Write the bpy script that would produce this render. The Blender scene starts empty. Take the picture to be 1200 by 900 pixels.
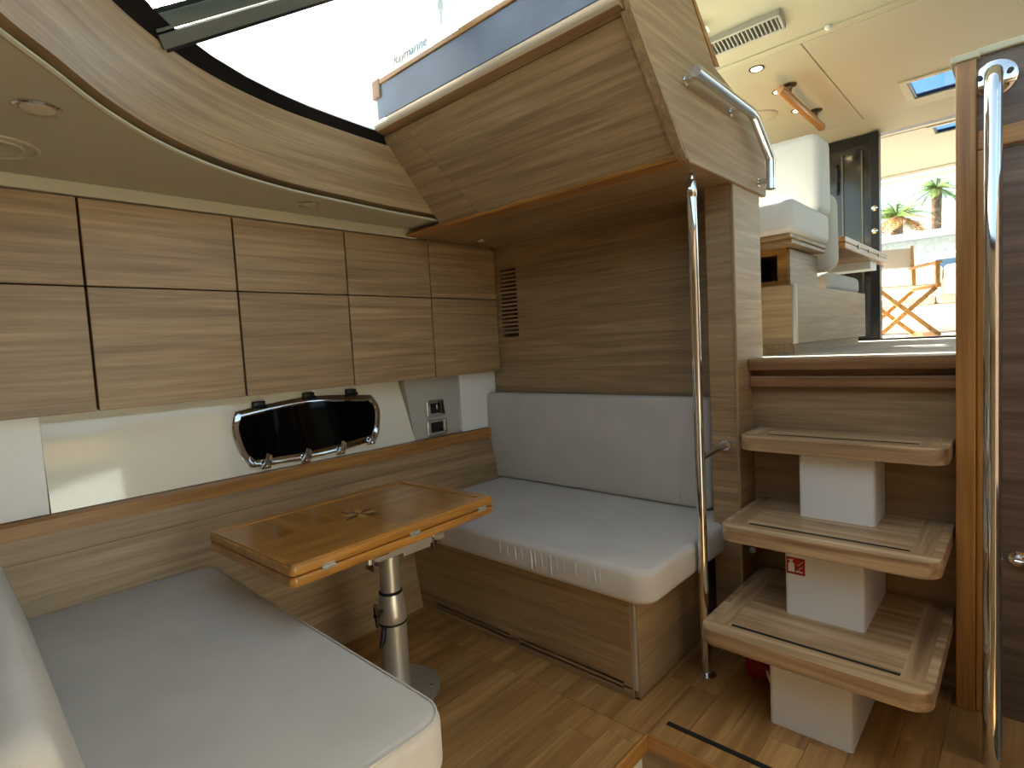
import bpy, bmesh, math, random
from mathutils import Vector, Matrix
random.seed(7)
S = bpy.context.scene
C = bpy.context.collection

# ------------------------------------------------------------------ camera
def make_camera():
    yaw, pitch, roll, fpx = 0.822628, 0.0673498, -0.0541285, 654.18
    cy, sy, cp, sp, cr, sr = math.cos(yaw), math.sin(yaw), math.cos(pitch), math.sin(pitch), math.cos(roll), math.sin(roll)
    f = Vector((cp*sy, cp*cy, -sp)); r0 = Vector((cy, -sy, 0)); u0 = r0.cross(f)
    r = cr*r0 + sr*u0; u = -sr*r0 + cr*u0
    cam = bpy.data.cameras.new('camera'); o = bpy.data.objects.new('camera', cam); C.objects.link(o)
    m = Matrix((r, u, -f)).transposed().to_4x4(); m.translation = (0, 0, 1.2)
    o.matrix_world = m
    cam.sensor_width = 36; cam.lens = fpx/1200*36; cam.clip_start = .02; cam.clip_end = 500
    S.camera = o
make_camera()

# ------------------------------------------------------------------ sky, sun, exposure
SUN_EL, SUN_AZ = math.radians(50), math.radians(87)      # azimuth measured from +X (aft) towards +Y (port)
w = bpy.data.worlds.new('sky'); S.world = w; w.use_nodes = True
nt = w.node_tree; bg = nt.nodes['Background']
sky = nt.nodes.new('ShaderNodeTexSky'); sky.sky_type = 'NISHITA'; sky.sun_disc = False
sky.sun_elevation = SUN_EL; sky.sun_rotation = math.pi/2 - SUN_AZ; sky.air_density = 1.0; sky.dust_density = 2.5; sky.ozone_density = 1.5
hs_ = nt.nodes.new('ShaderNodeHueSaturation'); hs_.inputs['Saturation'].default_value = 1.0; nt.links.new(sky.outputs[0], hs_.inputs['Color'])
wm = nt.nodes.new('ShaderNodeVectorMath'); wm.operation = 'MULTIPLY'; wm.inputs[1].default_value = (1.0, .88, .69); nt.links.new(hs_.outputs[0], wm.inputs[0])
nt.links.new(wm.outputs[0], bg.inputs[0]); bg.inputs[1].default_value = 0.30
sl = bpy.data.lights.new('sun_offscreen', 'SUN'); sl.energy = 13.0; sl.angle = math.radians(.6); sl.color = (1, .93, .82)
so = bpy.data.objects.new('sun_offscreen', sl); C.objects.link(so)
so.rotation_euler = Vector((-math.cos(SUN_EL)*math.cos(SUN_AZ), -math.cos(SUN_EL)*math.sin(SUN_AZ), -math.sin(SUN_EL))).to_track_quat('-Z', 'Y').to_euler()
S.view_settings.view_transform = 'Standard'; S.view_settings.look = 'None'; S.view_settings.gamma = 1
S.view_settings.use_curve_mapping = False
S.view_settings.exposure = 1.38
S.cycles.use_denoising = True
S.cycles.sample_clamp_indirect = 8

# ------------------------------------------------------------------ materials
def lin(c):
    return tuple(((v/255)/12.92 if v/255 <= .04045 else ((v/255+.055)/1.055)**2.4) for v in c) + (1,)
MATS = {}
def base_mat(name):
    m = bpy.data.materials.new(name); m.use_nodes = True; MATS[name] = m
    return m, m.node_tree, m.node_tree.nodes['Principled BSDF']
def plain(name, col, rough=.5, metal=0, coat=0, bump=0, bscale=300, vary=0, emit=0, spec=.5):
    m, t, p = base_mat(name)
    p.inputs['Base Color'].default_value = lin(col); p.inputs['Roughness'].default_value = rough
    p.inputs['Metallic'].default_value = metal; p.inputs['Coat Weight'].default_value = coat; p.inputs['Coat Roughness'].default_value = .08
    p.inputs['Specular IOR Level'].default_value = spec
    if bump or vary:
        tc = t.nodes.new('ShaderNodeTexCoord'); n = t.nodes.new('ShaderNodeTexNoise'); n.inputs['Scale'].default_value = bscale
        n.inputs['Detail'].default_value = 3; t.links.new(tc.outputs['Object'], n.inputs['Vector'])
        if bump:
            b = t.nodes.new('ShaderNodeBump'); b.inputs['Strength'].default_value = bump; b.inputs['Distance'].default_value = .002
            t.links.new(n.outputs[0], b.inputs['Height']); t.links.new(b.outputs[0], p.inputs['Normal'])
        if vary:
            n2 = t.nodes.new('ShaderNodeTexNoise'); n2.inputs['Scale'].default_value = 6; n2.inputs['Detail'].default_value = 4
            t.links.new(tc.outputs['Object'], n2.inputs['Vector'])
            r = t.nodes.new('ShaderNodeValToRGB')
            lo = [max(0, v*(1-vary)) for v in col]; hi = [min(255, v*(1+vary)) for v in col]
            r.color_ramp.elements[0].position = .35; r.color_ramp.elements[0].color = lin(lo)
            r.color_ramp.elements[1].position = .65; r.color_ramp.elements[1].color = lin(hi)
            t.links.new(n2.outputs[0], r.inputs[0]); t.links.new(r.outputs[0], p.inputs['Base Color'])
    if emit:
        p.inputs['Emission Color'].default_value = lin(col); p.inputs['Emission Strength'].default_value = emit
    return m
def wood(name, dark, mid, light, axis='X', rough=.42, coarse=32, fine=100, bump=.1, tone=.07, coat=0, stretch=1.0, coord='Object'):
    """veneer: streaks running along one axis, with a fine pore grain and slow tone shifts; every object gets its own cut"""
    m, t, p = base_mat(name)
    N, L = t.nodes.new, t.links.new
    tc = N('ShaderNodeTexCoord'); oi = N('ShaderNodeObjectInfo')
    comb = N('ShaderNodeCombineXYZ')
    mul = N('ShaderNodeMath'); mul.operation = 'MULTIPLY'; mul.inputs[1].default_value = 17.3; L(oi.outputs['Random'], mul.inputs[0])
    for k in range(3): L(mul.outputs[0], comb.inputs[k])
    add = N('ShaderNodeVectorMath'); add.operation = 'ADD'; L(tc.outputs[coord], add.inputs[0]); L(comb.outputs[0], add.inputs[1])
    def noise(al, ac, detail, dist, rgh=.55):
        mp = N('ShaderNodeMapping'); s = [ac]*3; s['XYZ'.index(axis)] = al; mp.inputs['Scale'].default_value = s
        L(add.outputs[0], mp.inputs['Vector'])
        n = N('ShaderNodeTexNoise'); n.inputs['Scale'].default_value = 1; n.inputs['Detail'].default_value = detail
        n.inputs['Roughness'].default_value = rgh; n.inputs['Distortion'].default_value = dist; L(mp.outputs[0], n.inputs['Vector'])
        return n.outputs[0]
    a = noise(1.3*stretch, coarse, 5, .8)
    r = N('ShaderNodeValToRGB'); e = r.color_ramp.elements
    e[0].position = .30; e[0].color = lin(dark); e[1].position = .72; e[1].color = lin(light)
    x = e.new(.5); x.color = lin(mid); L(a, r.inputs[0])
    b = noise(3.5*stretch, fine, 4, .25, .65)
    mr = N('ShaderNodeMapRange'); mr.inputs['From Min'].default_value = .32; mr.inputs['From Max'].default_value = .68
    mr.inputs['To Min'].default_value = .80; mr.inputs['To Max'].default_value = 1.13; L(b, mr.inputs['Value'])
    c = noise(.9, 2.6, 2, .4)
    mr2 = N('ShaderNodeMapRange'); mr2.inputs['From Min'].default_value = .3; mr2.inputs['From Max'].default_value = .7
    mr2.inputs['To Min'].default_value = 1-tone; mr2.inputs['To Max'].default_value = 1+tone; L(c, mr2.inputs['Value'])
    mm = N('ShaderNodeMath'); mm.operation = 'MULTIPLY'; L(mr.outputs[0], mm.inputs[0]); L(mr2.outputs[0], mm.inputs[1])
    mr3 = N('ShaderNodeMapRange'); mr3.inputs['To Min'].default_value = 1-tone*.6; mr3.inputs['To Max'].default_value = 1+tone*.6; L(oi.outputs['Random'], mr3.inputs['Value'])
    mm2 = N('ShaderNodeMath'); mm2.operation = 'MULTIPLY'; L(mm.outputs[0], mm2.inputs[0]); L(mr3.outputs[0], mm2.inputs[1])
    vm = N('ShaderNodeVectorMath'); vm.operation = 'SCALE'; L(r.outputs[0], vm.inputs[0]); L(mm2.outputs[0], vm.inputs['Scale'])
    L(vm.outputs[0], p.inputs['Base Color']); p.inputs['Roughness'].default_value = rough
    p.inputs['Coat Weight'].default_value = coat; p.inputs['Coat Roughness'].default_value = .15
    bp = N('ShaderNodeBump'); bp.inputs['Strength'].default_value = bump; bp.inputs['Distance'].default_value = .001
    L(b, bp.inputs['Height']); L(bp.outputs[0], p.inputs['Normal'])
    return m
def glass(name, tint, gl=.06, rough=.02):
    m, t, p = base_mat(name); t.nodes.remove(p)
    tr = t.nodes.new('ShaderNodeBsdfTransparent'); tr.inputs[0].default_value = lin(tint)
    g = t.nodes.new('ShaderNodeBsdfGlossy'); g.inputs['Roughness'].default_value = rough
    mx = t.nodes.new('ShaderNodeMixShader'); mx.inputs[0].default_value = gl
    t.links.new(tr.outputs[0], mx.inputs[1]); t.links.new(g.outputs[0], mx.inputs[2])
    t.links.new(mx.outputs[0], t.nodes['Material Output'].inputs[0])
    return m

VD, VM, VL = (134, 108, 78), (155, 128, 93), (174, 147, 110)          # bleached walnut veneer
for ax in 'XYZ': wood('veneer_'+ax, VD, VM, VL, ax)
wood('fascia_veneer', VD, VM, VL, 'X', coord='UV')
HD, HM, HL = (138, 92, 42), (168, 118, 58), (190, 140, 76)             # honey teak / cherry
for ax in 'XYZ': wood('honey_'+ax, HD, HM, HL, ax, rough=.35, coarse=20, coat=.2)
wood('teak_brown', (112, 78, 46), (140, 102, 66), (162, 124, 84), 'Y', rough=.4, coarse=20)
wood('table_star_dark', (104, 62, 24), (124, 78, 32), (140, 92, 40), 'X', rough=.3, coat=.4)
wood('table_star_light', (190, 140, 70), (206, 156, 84), (218, 172, 100), 'X', rough=.3, coat=.4)
wood('table_wood', (150, 98, 36), (180, 123, 50), (200, 144, 68), 'X', rough=.3, coarse=16, coat=.4, tone=.06, bump=.05)
wood('table_wood_cross', (142, 90, 32), (170, 113, 44), (192, 134, 60), 'Y', rough=.3, coarse=16, coat=.4, tone=.06, bump=.05)
wood('floor_wood', (142, 102, 56), (166, 124, 72), (188, 148, 94), 'X', rough=.38, coarse=16, fine=90, tone=.16, bump=.2)
wood('tread_wood', (132, 104, 74), (172, 142, 104), (206, 180, 142), 'Y', rough=.45, coarse=22, fine=110, tone=.12, bump=.1)
wood('tread_wood_cross', (132, 104, 74), (168, 138, 100), (200, 174, 136), 'X', rough=.45, coarse=22, fine=90, bump=.3)
wood('dark_veneer', (78, 62, 50), (104, 86, 72), (128, 108, 92), 'Y', coarse=20)
wood('teak_chair', (160, 110, 50), (196, 146, 78), (215, 170, 104), 'X', coarse=20)
plain('upholstery', (202, 195, 184), .9, bump=.5, bscale=900, vary=.02)
plain('upholstery_beige', (206, 198, 184), .9, bump=.5, bscale=900)
plain('leather_white', (206, 201, 192), .55, bump=.1, bscale=200)
plain('thread', (120, 112, 98), .9)
plain('headliner', (184, 179, 156), .8, bump=.1, bscale=500)
plain('cream', (188, 183, 156), .6)
plain('white_gloss', (226, 222, 206), .06, coat=.8)
plain('white_satin', (228, 228, 224), .35)
plain('grey_satin', (172, 170, 160), .5)
plain('chrome', (220, 220, 220), .06, metal=1)
plain('steel', (205, 202, 192), .38, metal=.75)
plain('steel_dark', (120, 112, 98), .3, metal=1)
plain('black', (12, 12, 13), .35)
plain('black_rubber', (18, 15, 14), .7)
plain('gap_dark', (34, 22, 18), .8)
plain('black_glass', (3, 3, 4), .05, spec=.12)
plain('smoked_door', (38, 38, 37), .12, coat=.6)
plain('band_black', (16, 16, 18), .3)
plain('pillar_grey', (92, 92, 84), .35)
plain('dash_vinyl', (98, 106, 124), .3, bump=.4, bscale=160, vary=.06)
plain('red', (160, 24, 22), .5)
plain('sign_white', (240, 240, 236), .5)
plain('lamp_glow', (255, 226, 170), .4, emit=9)
plain('lamp_off', (206, 196, 172), .2)
plain('sole', (176, 168, 156), .6, bump=.2, bscale=300, vary=.06)
plain('gel_white', (235, 234, 230), .25)
plain('boat_window', (60, 92, 118), .08, coat=.5)
plain('water', (70, 100, 112), .15, bump=.6, bscale=2)
plain('concrete', (205, 200, 190), .8, vary=.06)
plain('text_grey', (96, 104, 112), .5)
plain('palm_leaf', (92, 120, 48), .6, vary=.25)
plain('palm_dry', (170, 120, 64), .8, vary=.2)
plain('palm_trunk', (128, 106, 82), .9, bump=.8, bscale=60, vary=.2)
plain('stone_grey', (150, 146, 142), .8, vary=.1)
glass('clear_glass', (244, 250, 250), .05)
glass('hatch_glass', (165, 200, 245), .06)

# ------------------------------------------------------------------ geometry helpers
def nb(): return bmesh.new()
def box(bm, lo, hi, bev=0, seg=2, M=None):
    c = [(a+b)/2 for a, b in zip(lo, hi)]; s = [abs(b-a) for a, b in zip(lo, hi)]
    mat = Matrix.Translation(c) @ Matrix.Diagonal((*s, 1))
    r = bmesh.ops.create_cube(bm, size=1, matrix=(M @ mat) if M else mat)
    if bev:
        es = list({e for v in r['verts'] for e in v.link_edges})
        bmesh.ops.bevel(bm, geom=es, offset=min(bev, min(s)*.45), segments=seg, profile=.5, affect='EDGES')
    return bm
def hexa(bm, p):
    """p: four bottom corners in turn, then the four above them"""
    v = [bm.verts.new(q) for q in p]
    for f in ((3,2,1,0), (4,5,6,7), (0,1,5,4), (1,2,6,5), (2,3,7,6), (3,0,4,7)): bm.faces.new([v[i] for i in f])
    bmesh.ops.recalc_face_normals(bm, faces=bm.faces[:])
    return bm
def prism(bm, pts, axis, a, b, bev=0, seg=2):
    """polygon in the plane normal to axis, run from a to b"""
    k = 'XYZ'.index(axis)
    def P(q, h): l = list(q); l.insert(k, h); return l
    v0 = [bm.verts.new(P(q, a)) for q in pts]; v1 = [bm.verts.new(P(q, b)) for q in pts]
    n = len(pts); fs = [bm.faces.new(v0), bm.faces.new(v1[::-1])]
    for i in range(n): fs.append(bm.faces.new((v0[i], v1[i], v1[(i+1) % n], v0[(i+1) % n])))
    bmesh.ops.recalc_face_normals(bm, faces=fs)
    if bev:
        es = list({e for f in fs[:2] for e in f.edges})
        bmesh.ops.bevel(bm, geom=es, offset=bev, segments=seg, profile=.5, affect='EDGES')
    return bm
def tube(bm, pts, r, seg=14, caps=True):
    pts = [Vector(p) for p in pts]; n = len(pts); rs = r if isinstance(r, (list, tuple)) else [r]*n
    rings = []; up = None
    for i, p in enumerate(pts):
        d = (pts[min(i+1, n-1)]-pts[max(i-1, 0)]).normalized()
        if up is None: up = Vector((0, 0, 1)) if abs(d.z) < .9 else Vector((1, 0, 0))
        s = d.cross(up).normalized(); up = s.cross(d).normalized()
        k = 1
        if 0 < i < n-1:
            c = (pts[i]-pts[i-1]).normalized().dot((pts[i+1]-pts[i]).normalized()); k = 1/max(.5, math.sqrt((1+c)/2))
        rings.append([bm.verts.new(p+(s*math.cos(2*math.pi*j/seg)+up*math.sin(2*math.pi*j/seg))*rs[i]) for j in range(seg)])
    for i in range(n-1):
        for j in range(seg): bm.faces.new((rings[i][j], rings[i][(j+1) % seg], rings[i+1][(j+1) % seg], rings[i+1][j]))
    if caps: bm.faces.new(rings[0][::-1]); bm.faces.new(rings[-1])
    return bm
def lathe(bm, prof, c, axis='Z', seg=32):
    """profile of (radius, height) turned about an axis through c"""
    M = {'Z': Matrix.Identity(3), 'X': Matrix(((0,0,1),(1,0,0),(0,1,0))), 'Y': Matrix(((0,1,0),(0,0,1),(1,0,0)))}[axis]
    c = Vector(c); rings = []
    for r, h in prof:
        rings.append([bm.verts.new(c + M @ Vector((max(r,1e-4)*math.cos(2*math.pi*j/seg), max(r,1e-4)*math.sin(2*math.pi*j/seg), h))) for j in range(seg)])
    for i in range(len(rings)-1):
        for j in range(seg): bm.faces.new((rings[i][j], rings[i][(j+1) % seg], rings[i+1][(j+1) % seg], rings[i+1][j]))
    bm.faces.new(rings[0][::-1]); bm.faces.new(rings[-1])
    return bm
def rrect(hx, hy, R, n=6):
    R = max(R, 1e-4); out = []
    for q, (sx, sy) in enumerate(((1,1), (-1,1), (-1,-1), (1,-1))):
        for i in range(n+1):
            a = (q + i/n)*math.pi/2; out.append((sx*(hx-R)+R*math.cos(a), sy*(hy-R)+R*math.sin(a)))
    return out
def slab(bm, hx, hy, h, R, r, M, puff=0, n=6, m=4, bottom_r=None):
    """rounded-rectangle slab, plan radius R, edge radius r, top puffed by puff; local z from 0 to h"""
    loops = []; rb = r if bottom_r is None else bottom_r
    for i in range(m+1):
        a = math.pi/2*(1-i/m); loops.append((rb*(1-math.cos(a)), rb*(1-math.sin(a))))
    for i in range(m+1):
        a = math.pi/2*i/m; loops.append((r*(1-math.cos(a)), h-r*(1-math.sin(a))))
    rings = []
    for ins, z in loops:
        rings.append([bm.verts.new(M @ Vector((x, y, z))) for x, y in rrect(hx-ins, hy-ins, max(R-ins, .002), n)])
    if puff:
        for k in (.85, .65, .4, .15):
            zz = h + puff*(1-k*k)
            rings.append([bm.verts.new(M @ Vector((x*k, y*k, zz))) for x, y in rrect(hx-r, hy-r, max(R-r, .002), n)])
    for a, b in zip(rings, rings[1:]):
        for j in range(len(a)): bm.faces.new((a[j], a[(j+1) % len(a)], b[(j+1) % len(a)], b[j]))
    bm.faces.new(rings[0][::-1]); bm.faces.new(rings[-1])
    return bm
def T(x, y, z): return Matrix.Translation((x, y, z))
def frame(o, x, y):
    """matrix with local X along x, local Y along y, origin o"""
    x = Vector(x).normalized(); y = Vector(y); z = x.cross(y).normalized(); y = z.cross(x)
    m = Matrix((x, y, z)).transposed().to_4x4(); m.translation = Vector(o); return m
def world_loc(o):
    l = Vector(o.location)
    while o.parent: o = o.parent; l += Vector(o.location)
    return l
def obj(name, bm, mat, parent=None, smooth=False, loc=None):
    if isinstance(bm, bpy.types.Mesh): me = bm
    else:
        base = (world_loc(parent) if parent else Vector((0,0,0))) + (Vector(loc) if loc else Vector((0,0,0)))
        if base.length: bmesh.ops.translate(bm, verts=bm.verts[:], vec=-base)
        me = bpy.data.meshes.new(name); bm.to_mesh(me); bm.free()
        me.materials.append(MATS[mat])
        if smooth:
            me.polygons.foreach_set('use_smooth', [True]*len(me.polygons))
            me.set_sharp_from_angle(angle=math.radians(40 if smooth is True else smooth))
    o = bpy.data.objects.new(name, me); C.objects.link(o)
    if parent: o.parent = parent
    if loc: o.location = loc
    return o
def tag(o, label, cat, group=None, kind=None):
    o['label'] = label; o['category'] = cat
    if group: o['group'] = group
    if kind: o['kind'] = kind
    return o
def thing(name, label, cat, loc, group=None, kind=None):
    o = bpy.data.objects.new(name, None); C.objects.link(o); o.location = loc; o.empty_display_size = .1
    return tag(o, label, cat, group, kind)
def struct(name, bm, mat, label=None, cat=None, smooth=False):
    o = obj(name, bm, mat, smooth=smooth); o['kind'] = 'structure'
    if label: o['label'] = label
    if cat: o['category'] = cat
    return o
def sroot(name, label, cat, loc=(0,0,0)):
    return thing(name, label, cat, loc, kind='structure')
def dup(root, delta, label=None):
    r = root.copy(); C.objects.link(r); r.location = Vector(root.location)+Vector(delta)
    if label: r['label'] = label
    for ch in list(root.children):
        c = ch.copy(); C.objects.link(c); c.parent = r
        for g in ch.children:
            d = g.copy(); C.objects.link(d); d.parent = c
    return r
def catmull(P, n=5):
    out = []
    for i in range(len(P)-1):
        p0, p1, p2, p3 = [Vector(P[min(max(j, 0), len(P)-1)]) for j in (i-1, i, i+1, i+2)]
        for k in range(n):
            t = k/n
            out.append(.5*((2*p1)+(-p0+p2)*t+(2*p0-5*p1+4*p2-p3)*t*t+(-p0+3*p1-3*p2+p3)*t**3))
    out.append(Vector(P[-1])); return out
def text_mesh(s, size, M, depth=.002, italic=0):
    cu = bpy.data.curves.new('t', 'FONT'); cu.body = s; cu.size = size; cu.extrude = depth; cu.shear = italic; cu.align_x = 'CENTER'; cu.align_y = 'CENTER'
    o = bpy.data.objects.new('t', cu); C.objects.link(o)
    bpy.context.view_layer.update()
    me = bpy.data.meshes.new_from_object(o.evaluated_get(bpy.context.evaluated_depsgraph_get()))
    bm = nb(); bm.from_mesh(me); bmesh.ops.transform(bm, matrix=M, verts=bm.verts[:])
    bpy.data.objects.remove(o); bpy.data.curves.remove(cu); bpy.data.meshes.remove(me)
    return bm

# ================================================================== THE SETTING
XB = 2.28      # aft bulkhead of the dinette
YL = 2.19      # locker fronts
SOLE = 1.09    # wheelhouse and cockpit sole

# ---- cabin floor: planks over a sub-floor, open towards the lower well under the camera
fl = sroot('floor', 'honey coloured plank floor of the dinette and stair foot', 'floor')
bm = nb(); box(bm, (-1.3, .86, -.054), (1.45, 2.4, -.0185)); box(bm, (1.445, -.02, -.054), (2.4, 2.4, -.0185))
obj('subfloor', bm, 'floor_wood', fl)
def planks(x0, x1, y0, y1, w, lens):
    y = y0; k = 0
    while y < y1-.01:
        yy = min(y+w, y1); x = x0 - random.random()*lens*.8
        while x < x1:
            xe = x + lens*(.7+.6*random.random())
            a, b = max(x, x0), min(xe, x1)
            if b-a > .02:
                bm = nb(); box(bm, (a+.0004, y+.0004, -.02), (b-.0004, yy-.0004, random.uniform(-.0006, 0)), .0008, 1); obj('plank', bm, 'floor_wood', fl)
            x = xe
        y = yy; k += 1
planks(-.6, 1.423, .853, 1.447, .099, .9)
planks(-.6, 1.423, 1.451, 2.10, .0927, .9)
planks(1.4245, 1.56, .926, 2.10, .1304, .5)
planks(1.4245, 2.30, .8505, .9255, .08, .7)
planks(1.437, 2.30, -.02, .850, .0967, .7)
planks(1.56, 2.30, .926, .945, .03, .7)
# edge lippings along the well
bm = nb(); box(bm, (-.6, .845, -.055), (1.432, .853, -.0005), .002, 1); obj('edge_lipping', bm, 'honey_X', fl)
bm = nb(); box(bm, (1.430, -.02, -.055), (1.437, .850, -.0005), .002, 1); obj('edge_lipping', bm, 'honey_Y', fl)
bm = nb(); box(bm, (1.505, .30, -.003), (1.524, .822, .0012)); obj('grip_strip', bm, 'black_rubber', fl)
well = sroot('floor_lower_well', 'lower floor of the well below the dinette', 'floor')
bm = nb(); box(bm, (-1.3, -2.0, -.42), (1.6, 1.0, -.36)); obj('well_floor', bm, 'floor_wood', well)
bm = nb(); box(bm, (-1.3, .885, -.36), (1.46, .9, -.055)); obj('well_side', bm, 'white_satin', well)
bm = nb(); box(bm, (1.46, -.6, -.36), (1.475, .9, -.055)); obj('well_riser', bm, 'veneer_Y', well)
bm = nb(); box(bm, (-.2, .872, -.36), (1.30, .885, -.09), .004); obj('well_locker_front', bm, 'grey_satin', well)

# ---- port side: sloping lower panel, honey shelf edge, gloss hull liner
wp = sroot('wall_port', 'sloping veneer panel along the port side below the shelf', 'wall')
def side_panel(z0, z1, mat, name, dy=0):
    y = lambda z: 2.084+.205*z+dy
    bm = nb(); hexa(bm, [(-1.3, y(z0), z0), (2.28, y(z0), z0), (2.28, y(z0)+.05, z0), (-1.3, y(z0)+.05, z0), (-1.3, y(z1), z1), (2.28, y(z1), z1), (2.28, y(z1)+.05, z1), (-1.3, y(z1)+.05, z1)])
    return obj(name, bm, mat, wp)
side_panel(0, .629, 'veneer_X', 'lower_panel'); side_panel(.6302, .70, 'veneer_X', 'upper_strip', .0008)
bm = nb(); prism(bm, [(2.222, .70), (2.222, .742), (2.228, .75), (2.42, .75), (2.42, .70)], 'X', -1.3, 2.205); obj('shelf_edge', bm, 'honey_X', wp)
bm = nb(); box(bm, (-1.3, 2.42, 0), (2.4, 2.47, 2.0)); obj('hull_lining', bm, 'white_satin', wp)
bm = nb(); hexa(bm, [(.27, 2.262, .752), (1.70, 2.262, .752), (1.70, 2.40, .752), (.27, 2.40, .752), (.27, 2.32, 1.08), (1.655, 2.32, 1.08), (1.655, 2.41, 1.08), (.27, 2.41, 1.08)]); obj('gloss_liner', bm, 'white_gloss', wp)
bm = nb(); box(bm, (-1.3, 2.255, .752), (.266, 2.40, 1.08), .003); obj('matt_liner', bm, 'white_satin', wp)
bm = nb(); hexa(bm, [(1.703, 2.27, .752), (2.005, 2.27, .752), (2.005, 2.40, .752), (1.703, 2.40, .752), (1.658, 2.27, 1.08), (2.005, 2.27, 1.08), (2.005, 2.41, 1.08), (1.658, 2.41, 1.08)]); obj('switch_liner', bm, 'grey_satin', wp)
bm = nb(); box(bm, (2.008, 2.245, .752), (2.279, 2.40, 1.08), .003); obj('end_liner', bm, 'white_satin', wp)

# ---- aft bulkhead with its louvre
wa = sroot('wall_aft', 'plain veneer bulkhead behind the settee', 'wall')
bm = nb(); box(bm, (XB, .80, 0), (XB+.03, 2.045, 1.78)); box(bm, (XB, 2.168, 0), (XB+.03, 2.42, 1.78)); box(bm, (XB, 2.045, 0), (XB+.03, 2.168, 1.252)); box(bm, (XB, 2.045, 1.648), (XB+.03, 2.168, 1.78))
obj('panel', bm, 'veneer_Y', wa)
bm = nb(); dx0, dx1 = XB+.03, XB+.30
for lo, hi in (((dx0, 2.035, 1.242), (dx1, 2.045, 1.658)), ((dx0, 2.168, 1.242), (dx1, 2.178, 1.658)), ((dx0, 2.045, 1.242), (dx1, 2.168, 1.252)), ((dx0, 2.045, 1.648), (dx1, 2.168, 1.658)), ((dx1, 2.035, 1.242), (dx1+.01, 2.178, 1.658))): box(bm, lo, hi)
obj('louvre_duct', bm, 'veneer_X', wa)
for k in range(18):
    z = 1.2505 + k*(1.648-1.252)/18 + .0105
    if k < 17: z += .011
    bm = nb(); box(bm, (XB+.001, 2.045, z-.0005), (XB+.012, 2.168, z+.0105)); obj('louvre_slat', bm, 'veneer_Y', wa)

# ---- stair-well post, riser and sill
pt = sroot('trim_1', 'veneered square post between settee bulkhead and stairs', 'post')
bm = nb(); box(bm, (2.085, .797, 0), (2.37, .90, 1.755), .004); obj('post', bm, 'veneer_Y', pt)
bm = nb(); box(bm, (2.09, .792, 0), (2.36, .7975, 1.755), .002); obj('post_side', bm, 'veneer_X', pt)
bm = nb(); box(bm, (2.082, .790, 0), (2.096, .802, 1.755), .003); obj('post_lipping', bm, 'veneer_Z', pt)
wr = sroot('wall_stair_riser', 'veneer panel behind the stair treads', 'wall')
bm = nb(); box(bm, (2.235, .10, .0), (2.255, .797, .995)); obj('panel', bm, 'veneer_Y', wr)
sill = sroot('trim_2', 'honey wood double sill board at the head of the stairs', 'sill')
bm = nb(); box(bm, (2.19, .162, 1.058), (2.34, .79, 1.100), .003); obj('upper_board', bm, 'teak_brown', sill)
bm = nb(); box(bm, (2.20, .162, .995), (2.34, .79, 1.035), .003); obj('lower_board', bm, 'teak_brown', sill)
bm = nb(); box(bm, (2.245, .162, 1.030), (2.34, .79, 1.060)); obj('gap_board', bm, 'teak_brown', sill)
ws = sroot('floor_wheelhouse', 'pale grey-beige sole of the wheelhouse and cockpit', 'floor')
bm = nb(); box(bm, (2.30, -2.0, 1.02), (5.32, 2.1, SOLE)); obj('wheelhouse_sole', bm, 'sole', ws)
bm = nb(); box(bm, (5.48, -2.0, 1.02), (9.2, 2.1, SOLE)); obj('cockpit_sole', bm, 'sole', ws)

# ---- starboard side of the stairs: honey jamb, dark bulkhead with the heads door
jm = sroot('trim_3', 'tall honey wood door jamb on starboard side of the stairs', 'jamb')
bm = nb(); box(bm, (2.132, .113, 0), (2.30, .160, 1.955), .004); obj('jamb', bm, 'honey_Z', jm)
bm = nb(); box(bm, (2.125, .105, 1.945), (2.31, .172, 1.965), .004); obj('jamb_cap', bm, 'cream', jm)
bk = sroot('wall_starboard_bulkhead', 'dark veneer bulkhead beside the stairs', 'wall')
bm = nb(); box(bm, (2.150, -2.0, 1.745), (2.18, .113, 1.955)); obj('upper_panel', bm, 'dark_veneer', bk)
bm = nb(); box(bm, (2.137, -2.0, 1.952), (2.32, .113, 1.972), .004); obj('capping', bm, 'cream', bk)
bm = nb(); box(bm, (2.145, -.9, 1.69), (2.19, .113, 1.745), .004); obj('door_head', bm, 'honey_Y', bk)
bm = nb(); box(bm, (2.145, .072, 0), (2.19, .113, 1.69), .004); obj('door_post', bm, 'honey_Z', bk)
bm = nb(); box(bm, (2.150, -2.0, -.36), (2.18, -.75, 1.745)); obj('side_panel', bm, 'dark_veneer', bk)
d1 = sroot('door_1', 'dark veneer door beside the stairs with chrome lever', 'door', (2.16, .0, 0))
bm = nb(); box(bm, (2.160, -.74, -.36), (2.185, .069, 1.687), .003); obj('leaf', bm, 'dark_veneer', d1)
bm = nb(); lathe(bm, [(.022, 0), (.022, .006), (.012, .008), (.012, .04)], (2.16, .018, .50), 'X', 20)
bmesh.ops.transform(bm, matrix=T(2.16, 0, 0) @ Matrix.Diagonal((-1, 1, 1, 1)) @ T(-2.16, 0, 0), verts=bm.verts[:]); bmesh.ops.reverse_faces(bm, faces=bm.faces[:])
tube(bm, [(2.125, .024, .50), (2.118, .0, .499), (2.116, -.06, .497)], .008, 10); obj('handle', bm, 'chrome', d1, True)

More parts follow.
